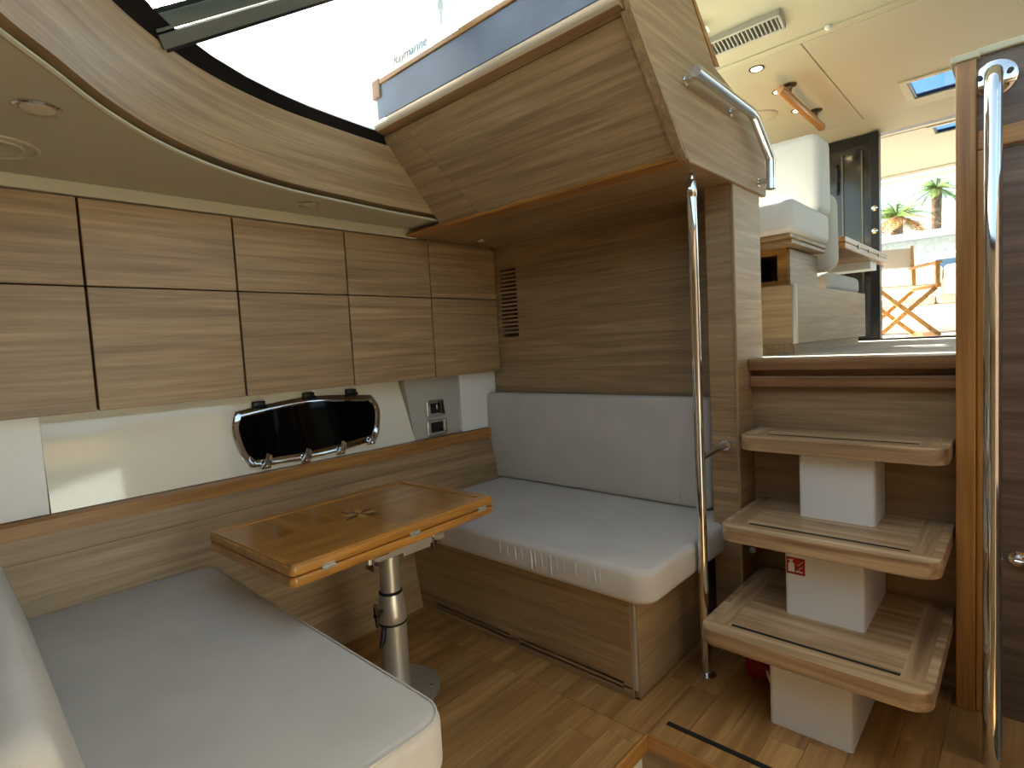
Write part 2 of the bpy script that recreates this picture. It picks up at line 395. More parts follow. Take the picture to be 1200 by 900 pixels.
# ---- enclosing shell out of sight (keeps the daylight coming in only where the boat has windows)
struct('shade_blocker_offscreen', box(nb(), (1.05, -.56, -.36), (2.15, -.53, 1.78)), 'dark_veneer')  # unseen panel added only to shade the door beside the stairs
struct('wall_fore', box(nb(), (-1.35, -2.45, -.4), (-1.3, 2.45, 1.80)), 'veneer_Y')
struct('wall_starboard', box(nb(), (-1.35, -2.45, -.4), (2.4, -2.0, 1.80)), 'white_satin')
bm = nb(); box(bm, (2.3, 1.95, 1.09), (5.4, 2.05, 2.06)); box(bm, (5.3, 1.95, 2.0), (5.4, 2.05, 3.1)); box(bm, (1.74, 1.99, 1.79), (5.4, 2.47, 2.045)); struct('wall_port_wheelhouse', bm, 'cream')
bm = nb(); box(bm, (2.15, -2.05, 1.0), (5.4, -1.95, 2.06)); box(bm, (5.3, -2.05, 2.0), (5.4, -1.95, 3.1)); struct('wall_starboard_wheelhouse', bm, 'cream')

# ---- saloon headliner, wooden fascia and windscreen
port = [(1.95, 1.985), (1.79, 1.96), (1.46, 1.945), (1.16, 1.912), (.935, 1.875), (.717, 1.80), (.53, 1.688), (.372, 1.542), (.25, 1.388), (.157, 1.27), (.06, 1.11), (-.03, .92), (-.10, .70), (-.15, .4), (-.17, 0)]
curve = [Vector((p[0], p[1], 0)) for p in catmull([(x, y, 0) for x, y in port], 5)]
loop = curve + [Vector((p.x, -p.y, 0)) for p in curve[-2::-1]]
def normals(L):
    out = []
    for i in range(len(L)):
        d = (L[min(i+1, len(L)-1)]-L[max(i-1, 0)]).normalized(); out.append(Vector((d.y, -d.x, 0)))
    return [n if (n.dot(p-Vector((.9, 0, 0))) > 0) else -n for n, p in zip(out, L)]
LN = normals(loop)
def ribbon(bm, prof, i0=0, i1=None):
    """sweep a closed (offset outward, z) profile along the opening"""
    i1 = len(loop) if i1 is None else i1
    arc = {}; s_ = 0
    for i in range(i0, i1):
        if i > i0: s_ += (loop[i]-loop[i-1]).length
        arc[i-i0] = s_
    rings = [[bm.verts.new(loop[i]+LN[i]*o+Vector((0, 0, z))) for o, z in prof] for i in range(i0, i1)]
    m = len(prof)
    for a, b in zip(rings, rings[1:]):
        for j in range(m): bm.faces.new((a[j], a[(j+1) % m], b[(j+1) % m], b[j]))
    bm.faces.new(rings[0]); bm.faces.new(rings[-1][::-1])
    uv = bm.loops.layers.uv.new('UVMap'); bm.verts.index_update()
    for f in bm.faces:
        for l in f.loops: l[uv].uv = (arc[l.vert.index//m], l.vert.co.z)
    bmesh.ops.recalc_face_normals(bm, faces=bm.faces[:])
    return bm
ce = sroot('ceiling', 'beige headliner over the wall lockers', 'ceiling')
ZH = 1.785
bm = nb()
inner = [bm.verts.new(p+n*.012+Vector((0, 0, ZH))) for p, n in zip(loop, LN)]
def outer_pt(p):
    if p.x > .15: return Vector((p.x, 2.45 if p.y > 0 else -2.45, ZH))
    t = p.y/1.30; return Vector((-1.32, 2.45*max(-1, min(1, t)), ZH))
outer = [bm.verts.new(outer_pt(p)) for p in loop]
for i in range(len(loop)-1): bm.faces.new((inner[i], inner[i+1], outer[i+1], outer[i]))
r = bmesh.ops.extrude_face_region(bm, geom=bm.faces[:]); bmesh.ops.translate(bm, verts=[g for g in r['geom'] if isinstance(g, bmesh.types.BMVert)], vec=(0, 0, .005))
bmesh.ops.recalc_face_normals(bm, faces=bm.faces[:])
obj('headliner', bm, 'headliner', ce, 30)
obj('headliner_lip', ribbon(nb(), [(.010, ZH-.001), (.016, ZH-.004), (.024, ZH-.001), (.024, ZH+.004), (.012, ZH+.004)]), 'cream', ce, True)
obj('recess_back', ribbon(nb(), [(.055, ZH+.003), (.065, ZH+.003), (.065, ZH+.045), (.055, ZH+.045)]), 'veneer_X', ce, True)
bm = nb(); box(bm, (-1.3, YL-.004, 1.744), (1.735, YL+.02, ZH), .002); obj('locker_pelmet', bm, 'cream', ce)
fa = sroot('trim_4', 'wide curved veneer fascia under the windscreen', 'fascia')
obj('fascia', ribbon(nb(), [(0, 1.806), (.056, 1.806), (.056, 1.83), (.02, 1.83), (.02, 2.05), (0, 2.05)]), 'fascia_veneer', fa, True)

# windscreen: ruled between the coaming and the front edge of the roof
PB, PT = Vector((.52, 1.70, 2.06)), Vector((1.884, 1.607, 2.95))
iB = min(range(len(curve)), key=lambda i: (curve[i]-Vector((.52, 1.682, 0))).length)
front = list(range(iB, len(loop)-iB))
def ruled(bm, A, B, t0, t1, th=.006):
    rows = []
    for a, b in zip(A, B): rows.append((bm.verts.new(a.lerp(b, t0)), bm.verts.new(a.lerp(b, t1))))
    for p, q in zip(rows, rows[1:]): bm.faces.new((p[0], q[0], q[1], p[1]))
    bmesh.ops.recalc_face_normals(bm, faces=bm.faces[:])
    r = bmesh.ops.extrude_face_region(bm, geom=bm.faces[:]); bm.faces.ensure_lookup_table(); n = bm.faces[0].normal.copy()
    bmesh.ops.translate(bm, verts=[g for g in r['geom'] if isinstance(g, bmesh.types.BMVert)], vec=n*th)
    bmesh.ops.recalc_face_normals(bm, faces=bm.faces[:])
    return bm
A = [loop[i]+LN[i]*.022+Vector((0, 0, 2.05)) for i in front]
n_ = len(A)
Bt = [Vector((1.884-.10*(1-(2*k/(n_-1)-1)**2), 1.607*(1-2*k/(n_-1)), 2.95)) for k in range(n_)]
w1 = sroot('window_1', 'raked windscreen glass over the saloon with black edge band', 'window')
obj('glass', ruled(nb(), A, Bt, .05, .97), 'clear_glass', w1, True)
obj('edge_band', ruled(nb(), A, Bt, -.01, .05, .01), 'band_black', w1, True)
nS = 40
def coaming(x):
    if x >= 1.95: return Vector((x, 1.985+.02, 2.05))
    i = min(range(len(curve)), key=lambda k: abs(curve[k].x-x)); j = i
    for k in range(len(curve)-1):
        if curve[k].x >= x >= curve[k+1].x: 
            t = (curve[k].x-x)/max(1e-6, curve[k].x-curve[k+1].x); p = curve[k].lerp(curve[k+1], t); nn = LN[k]; return Vector((x, p.y, 2.05))+nn*.022
    return Vector((x, curve[i].y, 2.05))
def side_window(sgn, name, label):
    f_ = lambda v: Vector((v.x, v.y*sgn, v.z))
    A = [f_(coaming(.50+u/nS*4.8)) for u in range(nS+1)]
    B = [f_(Vector((1.884+u/nS*3.45, 1.607, 2.95))) for u in range(nS+1)]
    wn = sroot(name, label, 'window')
    obj('glass', ruled(nb(), A, B, .052, .97), 'clear_glass', wn, True)
    obj('edge_band', ruled(nb(), A, B, -.01, .052, .01), 'band_black', wn, True)
    bm = nb(); a, b = A[0], B[0]; d = (b-a).normalized(); s = Vector((0, 0, 1)).cross(d).normalized(); q = d.cross(s)
    return wn, a, b
w2, pa, pb_ = side_window(1, 'window_2', 'side glass above the curved fascia with black edge band')
side_window(-1, 'window_3', 'starboard side glass of the wheelhouse')
def pillar(a, b, name, label):
    r_ = sroot(name, label, 'pillar')
    d = (b-a).normalized(); q = (a+b)/2-Vector((.9, 0, 1.2)); q = (q-d*q.dot(d)).normalized(); s = d.cross(q).normalized()
    def bar(o0, o1, t0, t1):
        bm = nb(); P = []
        for e in (a, b):
            for (x, y) in ((o0, t0), (o1, t0), (o1, t1), (o0, t1)): P.append(e+s*x+q*y)
        return hexa(bm, P)
    obj('core', bar(-.050, -.0045, -.005, .03), 'band_black', r_); obj('core', bar(.0025, .050, -.005, .03), 'band_black', r_)
    obj('inner_cover', bar(-.038, -.004, -.018, -.004), 'pillar_grey', r_)
    obj('inner_cover', bar(.002, .038, -.018, -.004), 'pillar_grey', r_)
    return r_
pillar(pa.lerp(pb_, .018), pb_, 'trim_5', 'dark grey windscreen pillar with a narrow open slit')
pillar(Vector((pa.x, -pa.y, pa.z)), Vector((pb_.x, -pb_.y, pb_.z)), 'trim_6', 'starboard windscreen pillar')
# maker's etching on the black band
p0 = coaming(.98); p1 = coaming(1.14)
bt = Vector((2.3, 1.607, 2.95)); up = (bt-(p0+p1)/2).normalized()
for k, (u, wd) in enumerate(((0, .018), (.03, .022), (.075, .006), (.088, .006), (.101, .012), (.12, .012))):
    c = p0.lerp(p1, u/.16)+up*.028+Vector((0, -.004, -.004))
    bm = nb(); box(bm, (-wd/2, -.004, -.0005), (wd/2, .004, .0005), M=frame(c, p1-p0, up)); obj('etched_mark', bm, 'sign_white', w2)

# ---- wheelhouse roof: sloping front cove, two flat ceiling panels, hatch, after header, cockpit overhang
rf = sroot('ceiling_wheelhouse', 'cream wheelhouse ceiling with panel joints and sloping front cove', 'ceiling')
def slab_xz(name, pts, y0, y1, mat):
    bm = nb(); prism(bm, pts, 'Y', y0, y1); return obj(name, bm, mat, rf)
cv = [(3.54, 2.80)] + [(3.54-.54*t, 2.80+.20*t+.02*math.sin(math.pi*t)) for t in (.1, .2, .35, .5, .65, .8, .9)] + [(3.0, 3.0)]
bm = nb(); prism(bm, cv + [(3.0, 3.08), (3.54, 3.08)], 'Y', -1.75, 1.75); obj('front_cove', bm, 'cream', rf, True)
slab_xz('blind_panel', [(1.90, 2.955), (2.99, 3.01), (2.99, 3.08), (1.90, 3.08)], -1.62, 1.62, 'headliner')
HX0, HX1, HY0, HY1 = 4.64, 5.0, .05, .60
bm = nb(); box(bm, (3.545, .948, 2.80), (5.19, 1.75, 2.82), .004); obj('ceiling_panel', bm, 'headliner', rf)
bm = nb()
box(bm, (3.545, -1.75, 2.80), (HX0, .942, 2.82)); box(bm, (HX1, -1.75, 2.80), (5.19, .942, 2.82))
box(bm, (HX0, HY1, 2.80), (HX1, .942, 2.82)); box(bm, (HX0, -1.75, 2.80), (HX1, HY0, 2.82))
obj('ceiling_panel', bm, 'headliner', rf)
bm = nb(); box(bm, (3.50, -1.75, 2.81), (HX0-.06, 1.75, 2.86)); box(bm, (HX1+.30, -1.75, 2.81), (5.5, 1.75, 2.86)); box(bm, (HX0-.06, HY1+.06, 2.81), (HX1+.30, 1.75, 2.86)); box(bm, (HX0-.06, -1.75, 2.81), (HX1+.30, HY0-.06, 2.86))
obj('roof_core', bm, 'cream', rf)
slab_xz('after_slope', [(5.19, 2.80), (5.42, 2.735), (5.42, 2.80), (5.19, 2.83)], -1.75, 1.75, 'headliner')
bm2 = nb(); box(bm2, (1.88, -1.75, 3.08), (3.56, 1.75, 3.11)); prism(bm2, [(3.56, 3.11), (3.56, 2.86), (3.9, 2.86)], 'Y', -1.75, 1.75)
box(bm2, (3.5, -1.75, 2.86), (HX0-.06, 1.75, 2.875)); box(bm2, (HX1+.30, -1.75, 2.86), (5.5, 1.75, 2.875)); box(bm2, (HX0-.06, HY1+.06, 2.86), (HX1+.30, 1.75, 2.875)); box(bm2, (HX0-.06, -1.75, 2.86), (HX1+.30, HY0-.06, 2.875))
obj('roof_skin', bm2, 'gel_white', rf)
bm = nb(); box(bm, (5.42, -1.75, 2.735), (5.50, 1.75, 2.765)); obj('door_header_seal', bm, 'black', rf)
bm = nb(); box(bm, (5.40, -1.75, 2.765), (5.52, 1.75, 2.95)); obj('door_header', bm, 'cream', rf)
GX0, GX1, GY0, GY1 = 6.20, 6.42, .1, .62
bm = nb(); box(bm, (5.5, -1.7, 2.90), (GX0, 1.9, 2.92)); box(bm, (GX1, -1.7, 2.90), (7.95, 1.9, 2.92)); box(bm, (GX0, GY1, 2.90), (GX1, 1.9, 2.92)); box(bm, (GX0, -1.7, 2.90), (GX1, GY0, 2.92))
obj('cockpit_overhang', bm, 'cream', rf)
bm = nb(); box(bm, (7.75, -1.7, 2.86), (7.95, 1.9, 2.90), .01); box(bm, (7.9, -1.7, 2.82), (8.0, 1.9, 3.0), .02); obj('overhang_edge', bm, 'gel_white', rf)
bm = nb(); box(bm, (6.15, -1.7, 2.895), (6.156, 1.9, 2.901)); obj('overhang_joint', bm, 'grey_satin', rf)
def hatch(name, label, x0, x1, y0, y1, z):
    h = sroot(name, label, 'window', ((x0+x1)/2, (y0+y1)/2, z))
    bm = nb(); w_ = .045
    for lo, hi in (((x0-w_, y0-w_, z-.012), (x0, y1+w_, z+.03)), ((x1, y0-w_, z-.012), (x1+w_, y1+w_, z+.03)), ((x0, y0-w_, z-.012), (x1, y0, z+.03)), ((x0, y1, z-.012), (x1, y1+w_, z+.03))): box(bm, lo, hi, .004)
    obj('frame', bm, 'cream', h)
    bm = nb(); s_ = .014
    for lo, hi in (((x0, y0, z-.004), (x0+s_, y1, z+.012)), ((x1-s_, y0, z-.004), (x1, y1, z+.012)), ((x0, y0, z-.004), (x1, y0+s_, z+.012)), ((x0, y1-s_, z-.004), (x1, y1, z+.012))): box(bm, lo, hi)
    obj('seal', bm, 'black', h)
    bm = nb(); box(bm, (x0+.004, y0+.004, z+.004), (x1-.004, y1-.004, z+.011)); obj('pane', bm, 'hatch_glass', h)
hatch('window_4', 'blue tinted roof hatch in the wheelhouse ceiling', HX0, HX1, HY0, HY1, 2.80)
hatch('window_5', 'small roof hatch in the cockpit overhang beyond the door', GX0, GX1, GY0, GY1, 2.90)

# ---- after door: black frame, smoked leaf folded to port
df = sroot('door_2', 'smoked glass cockpit door leaf in a black frame', 'door', (5.4, 1.05, SOLE))
bm = nb(); box(bm, (5.33, .875, SOLE), (5.42, .935, 2.735), .004); obj('frame_post', bm, 'black', df)
bm = nb(); box(bm, (5.36, .935, 2.66), (5.41, 1.95, 2.74), .004); obj('frame_head', bm, 'black', df)
bm = nb(); box(bm, (5.36, .935, SOLE), (5.41, 1.95, SOLE+.05), .004); obj('frame_foot', bm, 'black', df)
bm = nb(); box(bm, (5.375, .935, SOLE+.05), (5.395, 1.95, 2.66)); obj('smoked_pane', bm, 'smoked_door', df)
for y in (.99, 1.13):
    bm = nb(); box(bm, (5.36, y, SOLE+.2), (5.376, y+.012, 2.62), .002); obj('blind_rail', bm, 'steel_dark', df)
bm = nb(); tube(bm, [(5.372, 1.17, 2.55), (5.34, 1.17, 2.52), (5.34, 1.17, 2.34), (5.372, 1.17, 2.31)], .008, 8); obj('handle', bm, 'black', df, True)
for z in (2.14, 1.96):
    bm = nb(); lathe(bm, [(.022, 0), (.022, .012), (.012, .016)], (5.33, .905, z), 'X', 16)
    bmesh.ops.transform(bm, matrix=T(5.33, 0, 0) @ Matrix.Diagonal((-1, 1, 1, 1)) @ T(-5.33, 0, 0), verts=bm.verts[:]); bmesh.ops.reverse_faces(bm, faces=bm.faces[:])
    obj('latch', bm, 'chrome', df, True)
bm = nb(); box(bm, (5.30, -1.9, SOLE-.02), (5.5, 1.95, SOLE+.012), .004); obj('threshold', bm, 'black', df)

# ================================================================== THE THINGS
# ---- wall lockers: five columns, two rows
JX = [-.07, .405, .870, 1.338, 1.803, 2.272]
ORD = ['fifth', 'fourth', 'third', 'second', 'first']
for row, (z0, z1) in enumerate(((1.065, 1.4605), (1.4645, 1.738))):
    for k in range(5):
        x0, x1 = JX[k]+.002, JX[k+1]-.002
        where = ('tall lower row', 'short upper row')[row]
        end = ', against the louvred bulkhead' if k == 4 else ' from the louvred bulkhead'
        t = thing('wall_locker', f'veneered wall locker of the {where}, {ORD[k]}{end}', 'locker', ((x0+x1)/2, YL+.1, z0), 'veneered wall lockers on the port side')
        bm = nb(); box(bm, (x0+.002, YL+.021, z0+.003), (x1-.002, 2.415, z1-.003 if row == 0 else z1+.03)); obj('body', bm, 'veneer_X', t)
        bm = nb(); box(bm, (x0+.0012, YL, z0), (x1-.0012, YL+.02, z1), .0025, 2); obj('door', bm, 'veneer_X', t)

# ---- porthole
ph = thing('porthole', 'long black porthole with chrome frame, hinges above and clamps below', 'porthole', (1.17, 2.29, .78))
HT = (2.32-2.262)/(1.08-.752)
def hp(x, z, off=0): return Vector((x, 2.262+HT*(z-.752)-off, z))
def ph_outline(g):
    """outline in x,z: slightly bowed long edges, rounded corners; g grows it"""
    cor = [(.845-g, .93), (.862-g*.9, .985+g*.7), (.90-g*.3, 1.000+g), (1.17, 1.024+g), (1.44+g*.3, 1.004+g), (1.485+g*.8, .992+g*.7), (1.510+g, .945), (1.505+g, .89), (1.478+g*.8, .815-g*.8), (1.43+g*.2, .797-g), (1.17, .777-g), (.93-g*.2, .781-g), (.885-g*.8, .793-g*.8), (.858-g, .85)]
    P = [Vector((x, 0, z)) for x, z in cor]; n = len(P); out = []
    for i in range(n):
        p0, p1, p2, p3 = P[i-1], P[i], P[(i+1) % n], P[(i+2) % n]
        for k in range(4):
            t = k/4; out.append(.5*((2*p1)+(-p0+p2)*t+(2*p0-5*p1+4*p2-p3)*t*t+(-p0+3*p1-3*p2+p3)*t**3))
    return out
bm = nb()
rings = []
for g, off in ((.006, -.004), (.006, .014), (0, .020), (-.016, .020), (-.022, .014), (-.022, .0)):
    rings.append([bm.verts.new(hp(p.x, p.z, off)) for p in ph_outline(g)])
for a, b in zip(rings, rings[1:]):
    for j in range(len(a)): bm.faces.new((a[j], a[(j+1) % len(a)], b[(j+1) % len(a)], b[j]))
bmesh.ops.recalc_face_normals(bm, faces=bm.faces[:]); obj('frame', bm, 'chrome', ph, True)
bm = nb(); v = [bm.verts.new(hp(p.x, p.z, .011)) for p in ph_outline(-.021)]; f = bm.faces.new(v); r = bmesh.ops.extrude_face_region(bm, geom=[f]); bmesh.ops.translate(bm, verts=[g for g in r['geom'] if isinstance(g, bmesh.types.BMVert)], vec=(0, .008, 0)); bmesh.ops.recalc_face_normals(bm, faces=bm.faces[:]); obj('pane', bm, 'black_glass', ph)
for x, z in ((.955, 1.017), (1.172, 1.032), (1.378, 1.028)):
    p = hp(x, z, .012); bm = nb(); box(bm, (x-.024, p.y-.014, z-.016), (x+.024, p.y+.012, z+.016), .004); tube(bm, [(x-.028, p.y-.012, z-.006), (x+.028, p.y-.012, z-.006)], .007, 8); obj('hinge', bm, 'black', ph, 30)
for x, z in ((.945, .786), (1.112, .779), (1.278, .784), (1.44, .802)):
    p = hp(x, z, .02); bm = nb()
    tube(bm, [(x-.014, p.y+.004, z-.010), (x+.014, p.y+.004, z-.010)], .008, 10)
    tube(bm, [(x-.006, p.y, z-.010), (x-.004, p.y-.016, z+.004), (x+.004, p.y-.014, z+.028)], .006, 8)
    tube(bm, [(x+.008, p.y, z-.010), (x+.010, p.y-.012, z+.006), (x+.012, p.y-.008, z+.022)], .005, 8)
    lathe(bm, [(.010, -.004), (.010, .008)], (x, p.y-.004, z-.006), 'Z', 10)
    bmesh.ops.scale(bm, vec=(1.35, 1.2, 1.35), verts=bm.verts[:], space=T(-x, -p.y, -z))
    obj('clamp', bm, 'chrome', ph, True)

# ---- two switch plates
def switch(z0, z1, x0, x1, label, kind):
    t = thing('switch_plate', label, 'switch', ((x0+x1)/2, 2.27, z0))
    y = 2.27
    bm = nb(); slab(bm, (x1-x0)/2, (z1-z0)/2, .014, .012, .004, frame(((x0+x1)/2, y, (z0+z1)/2), (1, 0, 0), (0, 0, 1)), m=3); obj('bezel', bm, 'chrome', t, True)
    i = .022
    bm = nb(); box(bm, (x0+i, y-.017, z0+i*.8), (x1-i-.008, y-.010, z1-i*.8), .002); obj('insert', bm, 'black', t)
    if kind:
        bm = nb(); box(bm, (x0+.058, y-.022, z0+.04), (x0+.062, y-.016, z0+.062)); obj('rocker_mark', bm, 'sign_white', t)
        bm = nb(); hexa(bm, [(x1-.022, y-.014, z0+.012), (x1-.014, y-.014, z0+.008), (x1-.014, y-.034, z0+.008), (x1-.022, y-.034, z0+.012), (x1-.030, y-.014, z1-.006), (x1-.020, y-.014, z1-.006), (x1-.020, y-.026, z1-.006), (x1-.030, y-.026, z1-.006)]); obj('flap', bm, 'black', t)
    else:
        for q in range(4): 
            bm = nb(); box(bm, (x0+i+.004, y-.0195, z0+.026+q*.013), (x1-i-.012, y-.016, z0+.031+q*.013)); obj('insert_rib', bm, 'black_rubber', t)
        bm = nb(); box(bm, (x1-.02, y-.024, z0+.01), (x1-.008, y-.012, z1-.01), .003); obj('flap', bm, 'chrome', t)
switch(.858, .945, 1.783, 1.900, 'chrome socket plate with raised black flap above its twin', True)
switch(.760, .842, 1.780, 1.912, 'chrome socket plate with ribbed black insert just above the shelf', False)

# ---- settee along the bulkhead
sb = thing('settee_base', 'veneered settee base with slotted kick panel below bulkhead seat', 'bench', (1.9, 1.5, 0))
bm = nb()
zs = [(0, .022), (.030, .036), (.044, .355)]
box(bm, (1.55, .965, .0), (1.568, 2.12, .022)); box(bm, (1.55, .965, .050), (1.568, 2.12, .355)); box(bm, (1.55, .965, .033), (1.568, 2.12, .039))
box(bm, (1.55, .965, .022), (1.568, .998, .050)); box(bm, (1.55, 1.476, .022), (1.568, 1.522, .050)); box(bm, (1.55, 1.99, .022), (1.568, 2.12, .050))
obj('front_panel', bm, 'veneer_Y', sb)
bm = nb(); box(bm, (1.553, .948, .03), (1.566, .966, .355), .004); obj('corner_post', bm, 'steel', sb)
bm = nb(); box(bm, (1.566, .945, .0), (2.278, .965, .355), .002); obj('side_panel', bm, 'veneer_X', sb)
bm = nb(); box(bm, (1.575, .965, .335), (2.278, 2.12, .355)); obj('seat_board', bm, 'veneer_Y', sb)
sc = thing('seat_cushion', 'light grey seat cushion with gathered front on the bulkhead settee', 'cushion', (1.87, 1.52, .355))
bm = nb(); slab(bm, .39, .660, .118, .07, .026, T(1.885, 1.520, .355), puff=.004, n=8, m=5)
obj('cover', bm, 'upholstery', sc, 60)
# gathers on the front face
for y, a in ((1.42, .6), (1.385, .5), (1.34, 1), (1.322, .7), (1.29, .5), (1.25, 1), (1.22, .4), (1.14, .5), (1.09, .45), (1.06, .6), (1.46, .4), (1.50, .5), (1.04, .4), (1.19, .35)):
    bm = nb(); h = .030+.034*a; r_ = .004+.004*a; x = 1.495+r_-.0016-.0022*a
    tube(bm, [(x+.006, y+.001, .452), (x+.0005, y, .444), (x, y-.001, .440-h*.5), (x+.0015, y-.003, .440-h), (x+.007, y-.0035, .436-h)], [.001, r_*.9, r_, r_*.8, .001], 10); obj('pleat', bm, 'upholstery', sc, True)
bc = thing('back_cushion', 'light grey backrest cushion leaning on the bulkhead', 'cushion', (2.24, 1.6, .475))
bm = nb(); slab(bm, .655, .235, .072, .035, .018, frame((2.272, 1.605, .71), (0, -1, 0), (.012, 0, 1)), puff=.012, n=6, m=4)
obj('cover', bm, 'upholstery', bc, 60)

# ---- near settee on the left
nbase = thing('settee_base', 'veneered settee base under the wide near cushion', 'bench', (.3, 1.5, 0))
bm = nb(); box(bm, (-.25, .92, .0), (.62, 2.083, .345), .003); obj('carcass', bm, 'veneer_Y', nbase)
bm = nb(); box(bm, (-.25, .918, .08), (.56, .922, .33)); obj('end_panel', bm, 'veneer_X', nbase)
nc = thing('seat_cushion', 'wide pale grey seat cushion beside the table, against the left backrest', 'cushion', (.3, 1.5, .345))
bm = nb(); slab(bm, .465, .664, .126, .075, .026, T(.228, 1.514, .345), puff=.006, n=8, m=5); obj('cover', bm, 'upholstery', nc, 60)
lp = [(x+.228, y+1.514, .4665) for x, y in rrect(.465-.0065, .664-.0065, .07, 8)]; lp.append(lp[0])
bm = nb(); tube(bm, lp, .0022, 6, False); obj('seam', bm, 'upholstery', nc, True)
lb = thing('back_cushion', 'pale stitched backrest cushion at the end of the near settee', 'cushion', (.08, 1.5, .475))
BM = frame((.052, 1.46, .64), (.02, 1, 0), (-.24, 0, 1))
bm = nb(); slab(bm, .69, .165, .10, .05, .03, BM @ T(0, 0, -.03), puff=.006, n=8, m=5); obj('cover', bm, 'upholstery', lb, 60)
for k in range(90):
    y = -.64+k*.0142
    bm = nb() if k == 0 else bm
    box(bm, (y, .1640, .0330), (y+.008, .1660, .0348), M=BM)
obj('stitching', bm, 'thread', lb)['kind'] = 'stuff'

# ---- folding table on a telescopic pedestal
TH = math.radians(2.0); tx, ty, tz = 1.015, 1.69, .655
tb = thing('folding_table', 'honey wood folding table with inlaid star on a brushed steel pedestal', 'table', (1.085, 1.643, 0))
TM = T(tx, ty, 0) @ Matrix.Rotation(TH, 4, 'Z')
for nm, z0, h in (('lower_leaf', tz-.060, .0285), ('upper_leaf', tz-.0295, .0275)):
    bm = nb(); slab(bm, .3925, .268, h, .018, .007, TM @ T(0, 0, z0), m=3); top = obj(nm, bm, 'table_wood', tb, 40)
i_ = .038
for lo, hi in (((-.388, -.263, tz-.004), (.388, -.263+i_, tz+.003)), ((-.388, .263-i_, tz-.004), (.388, .263, tz+.003))): obj('long_rim', box(nb(), lo, hi, .0025, 2, TM), 'table_wood', top)
for lo, hi in (((-.388, -.263+i_, tz-.004), (-.388+i_, .263-i_, tz+.003)), ((.388-i_, -.263+i_, tz-.004), (.388, .263-i_, tz+.003))): obj('end_rim', box(nb(), lo, hi, .0025, 2, TM), 'table_wood_cross', top)
# quartered veneer field and star
for sx in (0, 1):
    for sy in (0, 1):
        x0, x1 = ((-.350, -.0006), (.0006, .350))[sx]; y0, y1 = ((-.225, -.0006), (.0006, .225))[sy]
        bm = nb(); box(bm, (x0, y0, tz-.003), (x1, y1, tz-.0012), M=TM); obj('veneer_quarter', bm, ('table_wood', 'table_wood_cross')[(sx+sy) % 2], top)
for k in range(8):
    a = k*math.pi/4+.4; Lr = .085 if k % 2 == 0 else .062; ca, sa = math.cos(a), math.sin(a)
    bm = nb()
    P = [(0.006*ca, 0.006*sa), (Lr*.5*ca-.014*sa, Lr*.5*sa+.014*ca), (Lr*ca, Lr*sa), (Lr*.5*ca+.014*sa, Lr*.5*sa-.014*ca)]
    v0 = [bm.verts.new(TM @ Vector((x, y, tz-.002))) for x, y in P]; v1 = [bm.verts.new(TM @ Vector((x, y, tz-.0008))) for x, y in P]
    bm.faces.new(v1); bm.faces.new(v0[::-1])
    for j in range(4): bm.faces.new((v0[j], v0[(j+1) % 4], v1[(j+1) % 4], v1[j]))
    bmesh.ops.recalc_face_normals(bm, faces=bm.faces[:]); obj('inlay_petal', bm, ('table_star_dark', 'table_star_light')[k % 2], top)
for x in (-.285, .02, .325):
    bm = nb(); box(bm, (x-.020, -.2705, tz-.038), (x+.020, -.267, tz-.021), .001, 1, TM); tube(bm, [TM @ Vector((x-.020, -.2715, tz-.0295)), TM @ Vector((x+.020, -.2715, tz-.0295))], .0028, 8)
    for q in (-.012, 0, .012): 
        box(bm, (x+q-.002, -.2725, tz-.037), (x+q+.002, -.270, tz-.022), M=TM)
    obj('hinge', bm, 'steel', tb)
px, py = 1.085, 1.643
bm = nb(); lathe(bm, [(.150, 0), (.152, .004), (.150, .010), (.06, .012), (.06, .020), (.052, .024)], (px, py, 0), seg=48); ba = obj('base_flange', bm, 'steel', tb, True)
for k in range(6):
    a = k*math.pi/3+.25; bm = nb(); lathe(bm, [(.006, 0), (.006, .002), (.002, .003)], (px+.122*math.cos(a), py+.122*math.sin(a), .0105), seg=10); obj('screw', bm, 'chrome', ba, True)
bm = nb(); lathe(bm, [(.048, .015), (.048, .255)], (px, py, 0), seg=40); obj('lower_tube', bm, 'steel', tb, True)
bm = nb(); lathe(bm, [(.0485, .255), (.050, .258), (.0485, .263), (.0485, .262)], (px, py, 0), seg=40); obj('seal_ring', bm, 'black_rubber', tb, True)
bm = nb(); lathe(bm, [(.048, .262), (.050, .266), (.050, .29), (.046, .33), (.041, .358), (.040, .362)], (px, py, 0), seg=40); obj('collar', bm, 'steel', tb, True)
bm = nb(); lathe(bm, [(.040, .362), (.041, .366), (.036, .371)], (px, py, 0), seg=40); obj('seal_ring', bm, 'black_rubber', tb, True)
bm = nb(); lathe(bm, [(.035, .37), (.035, .555)], (px, py, 0), seg=40); obj('upper_tube', bm, 'steel', tb, True)
bm = nb(); box(bm, (px-.06, py-.05, .545), (px+.06, py+.05, .560), .002); box(bm, (px-.30, py-.028, .558), (px+.30, py+.028, .585), .004); obj('slide_rail', bm, 'steel', tb)
bm = nb(); box(bm, (.90, 1.468, .556), (1.20, 1.505, .586), .004); obj('slide_bar', bm, 'steel', tb)
for x in (.895, 1.13):
    bm = nb(); box(bm, (x, 1.436, .586), (x+.058, 1.52, .596), .001); obj('bracket_plate', bm, 'chrome', tb)
    bm = nb(); box(bm, (x+.016, 1.462, .535), (x+.022, 1.51, .588), .001); lathe(bm, [(.007, -.006), (.007, .006)], (x+.03, 1.462, .556), 'Y', 10); obj('bracket', bm, 'steel_dark', tb, 30)
bm = nb(); box(bm, (1.03, 1.47, .545), (1.14, 1.66, .560), .002); obj('cantilever', bm, 'steel', tb)
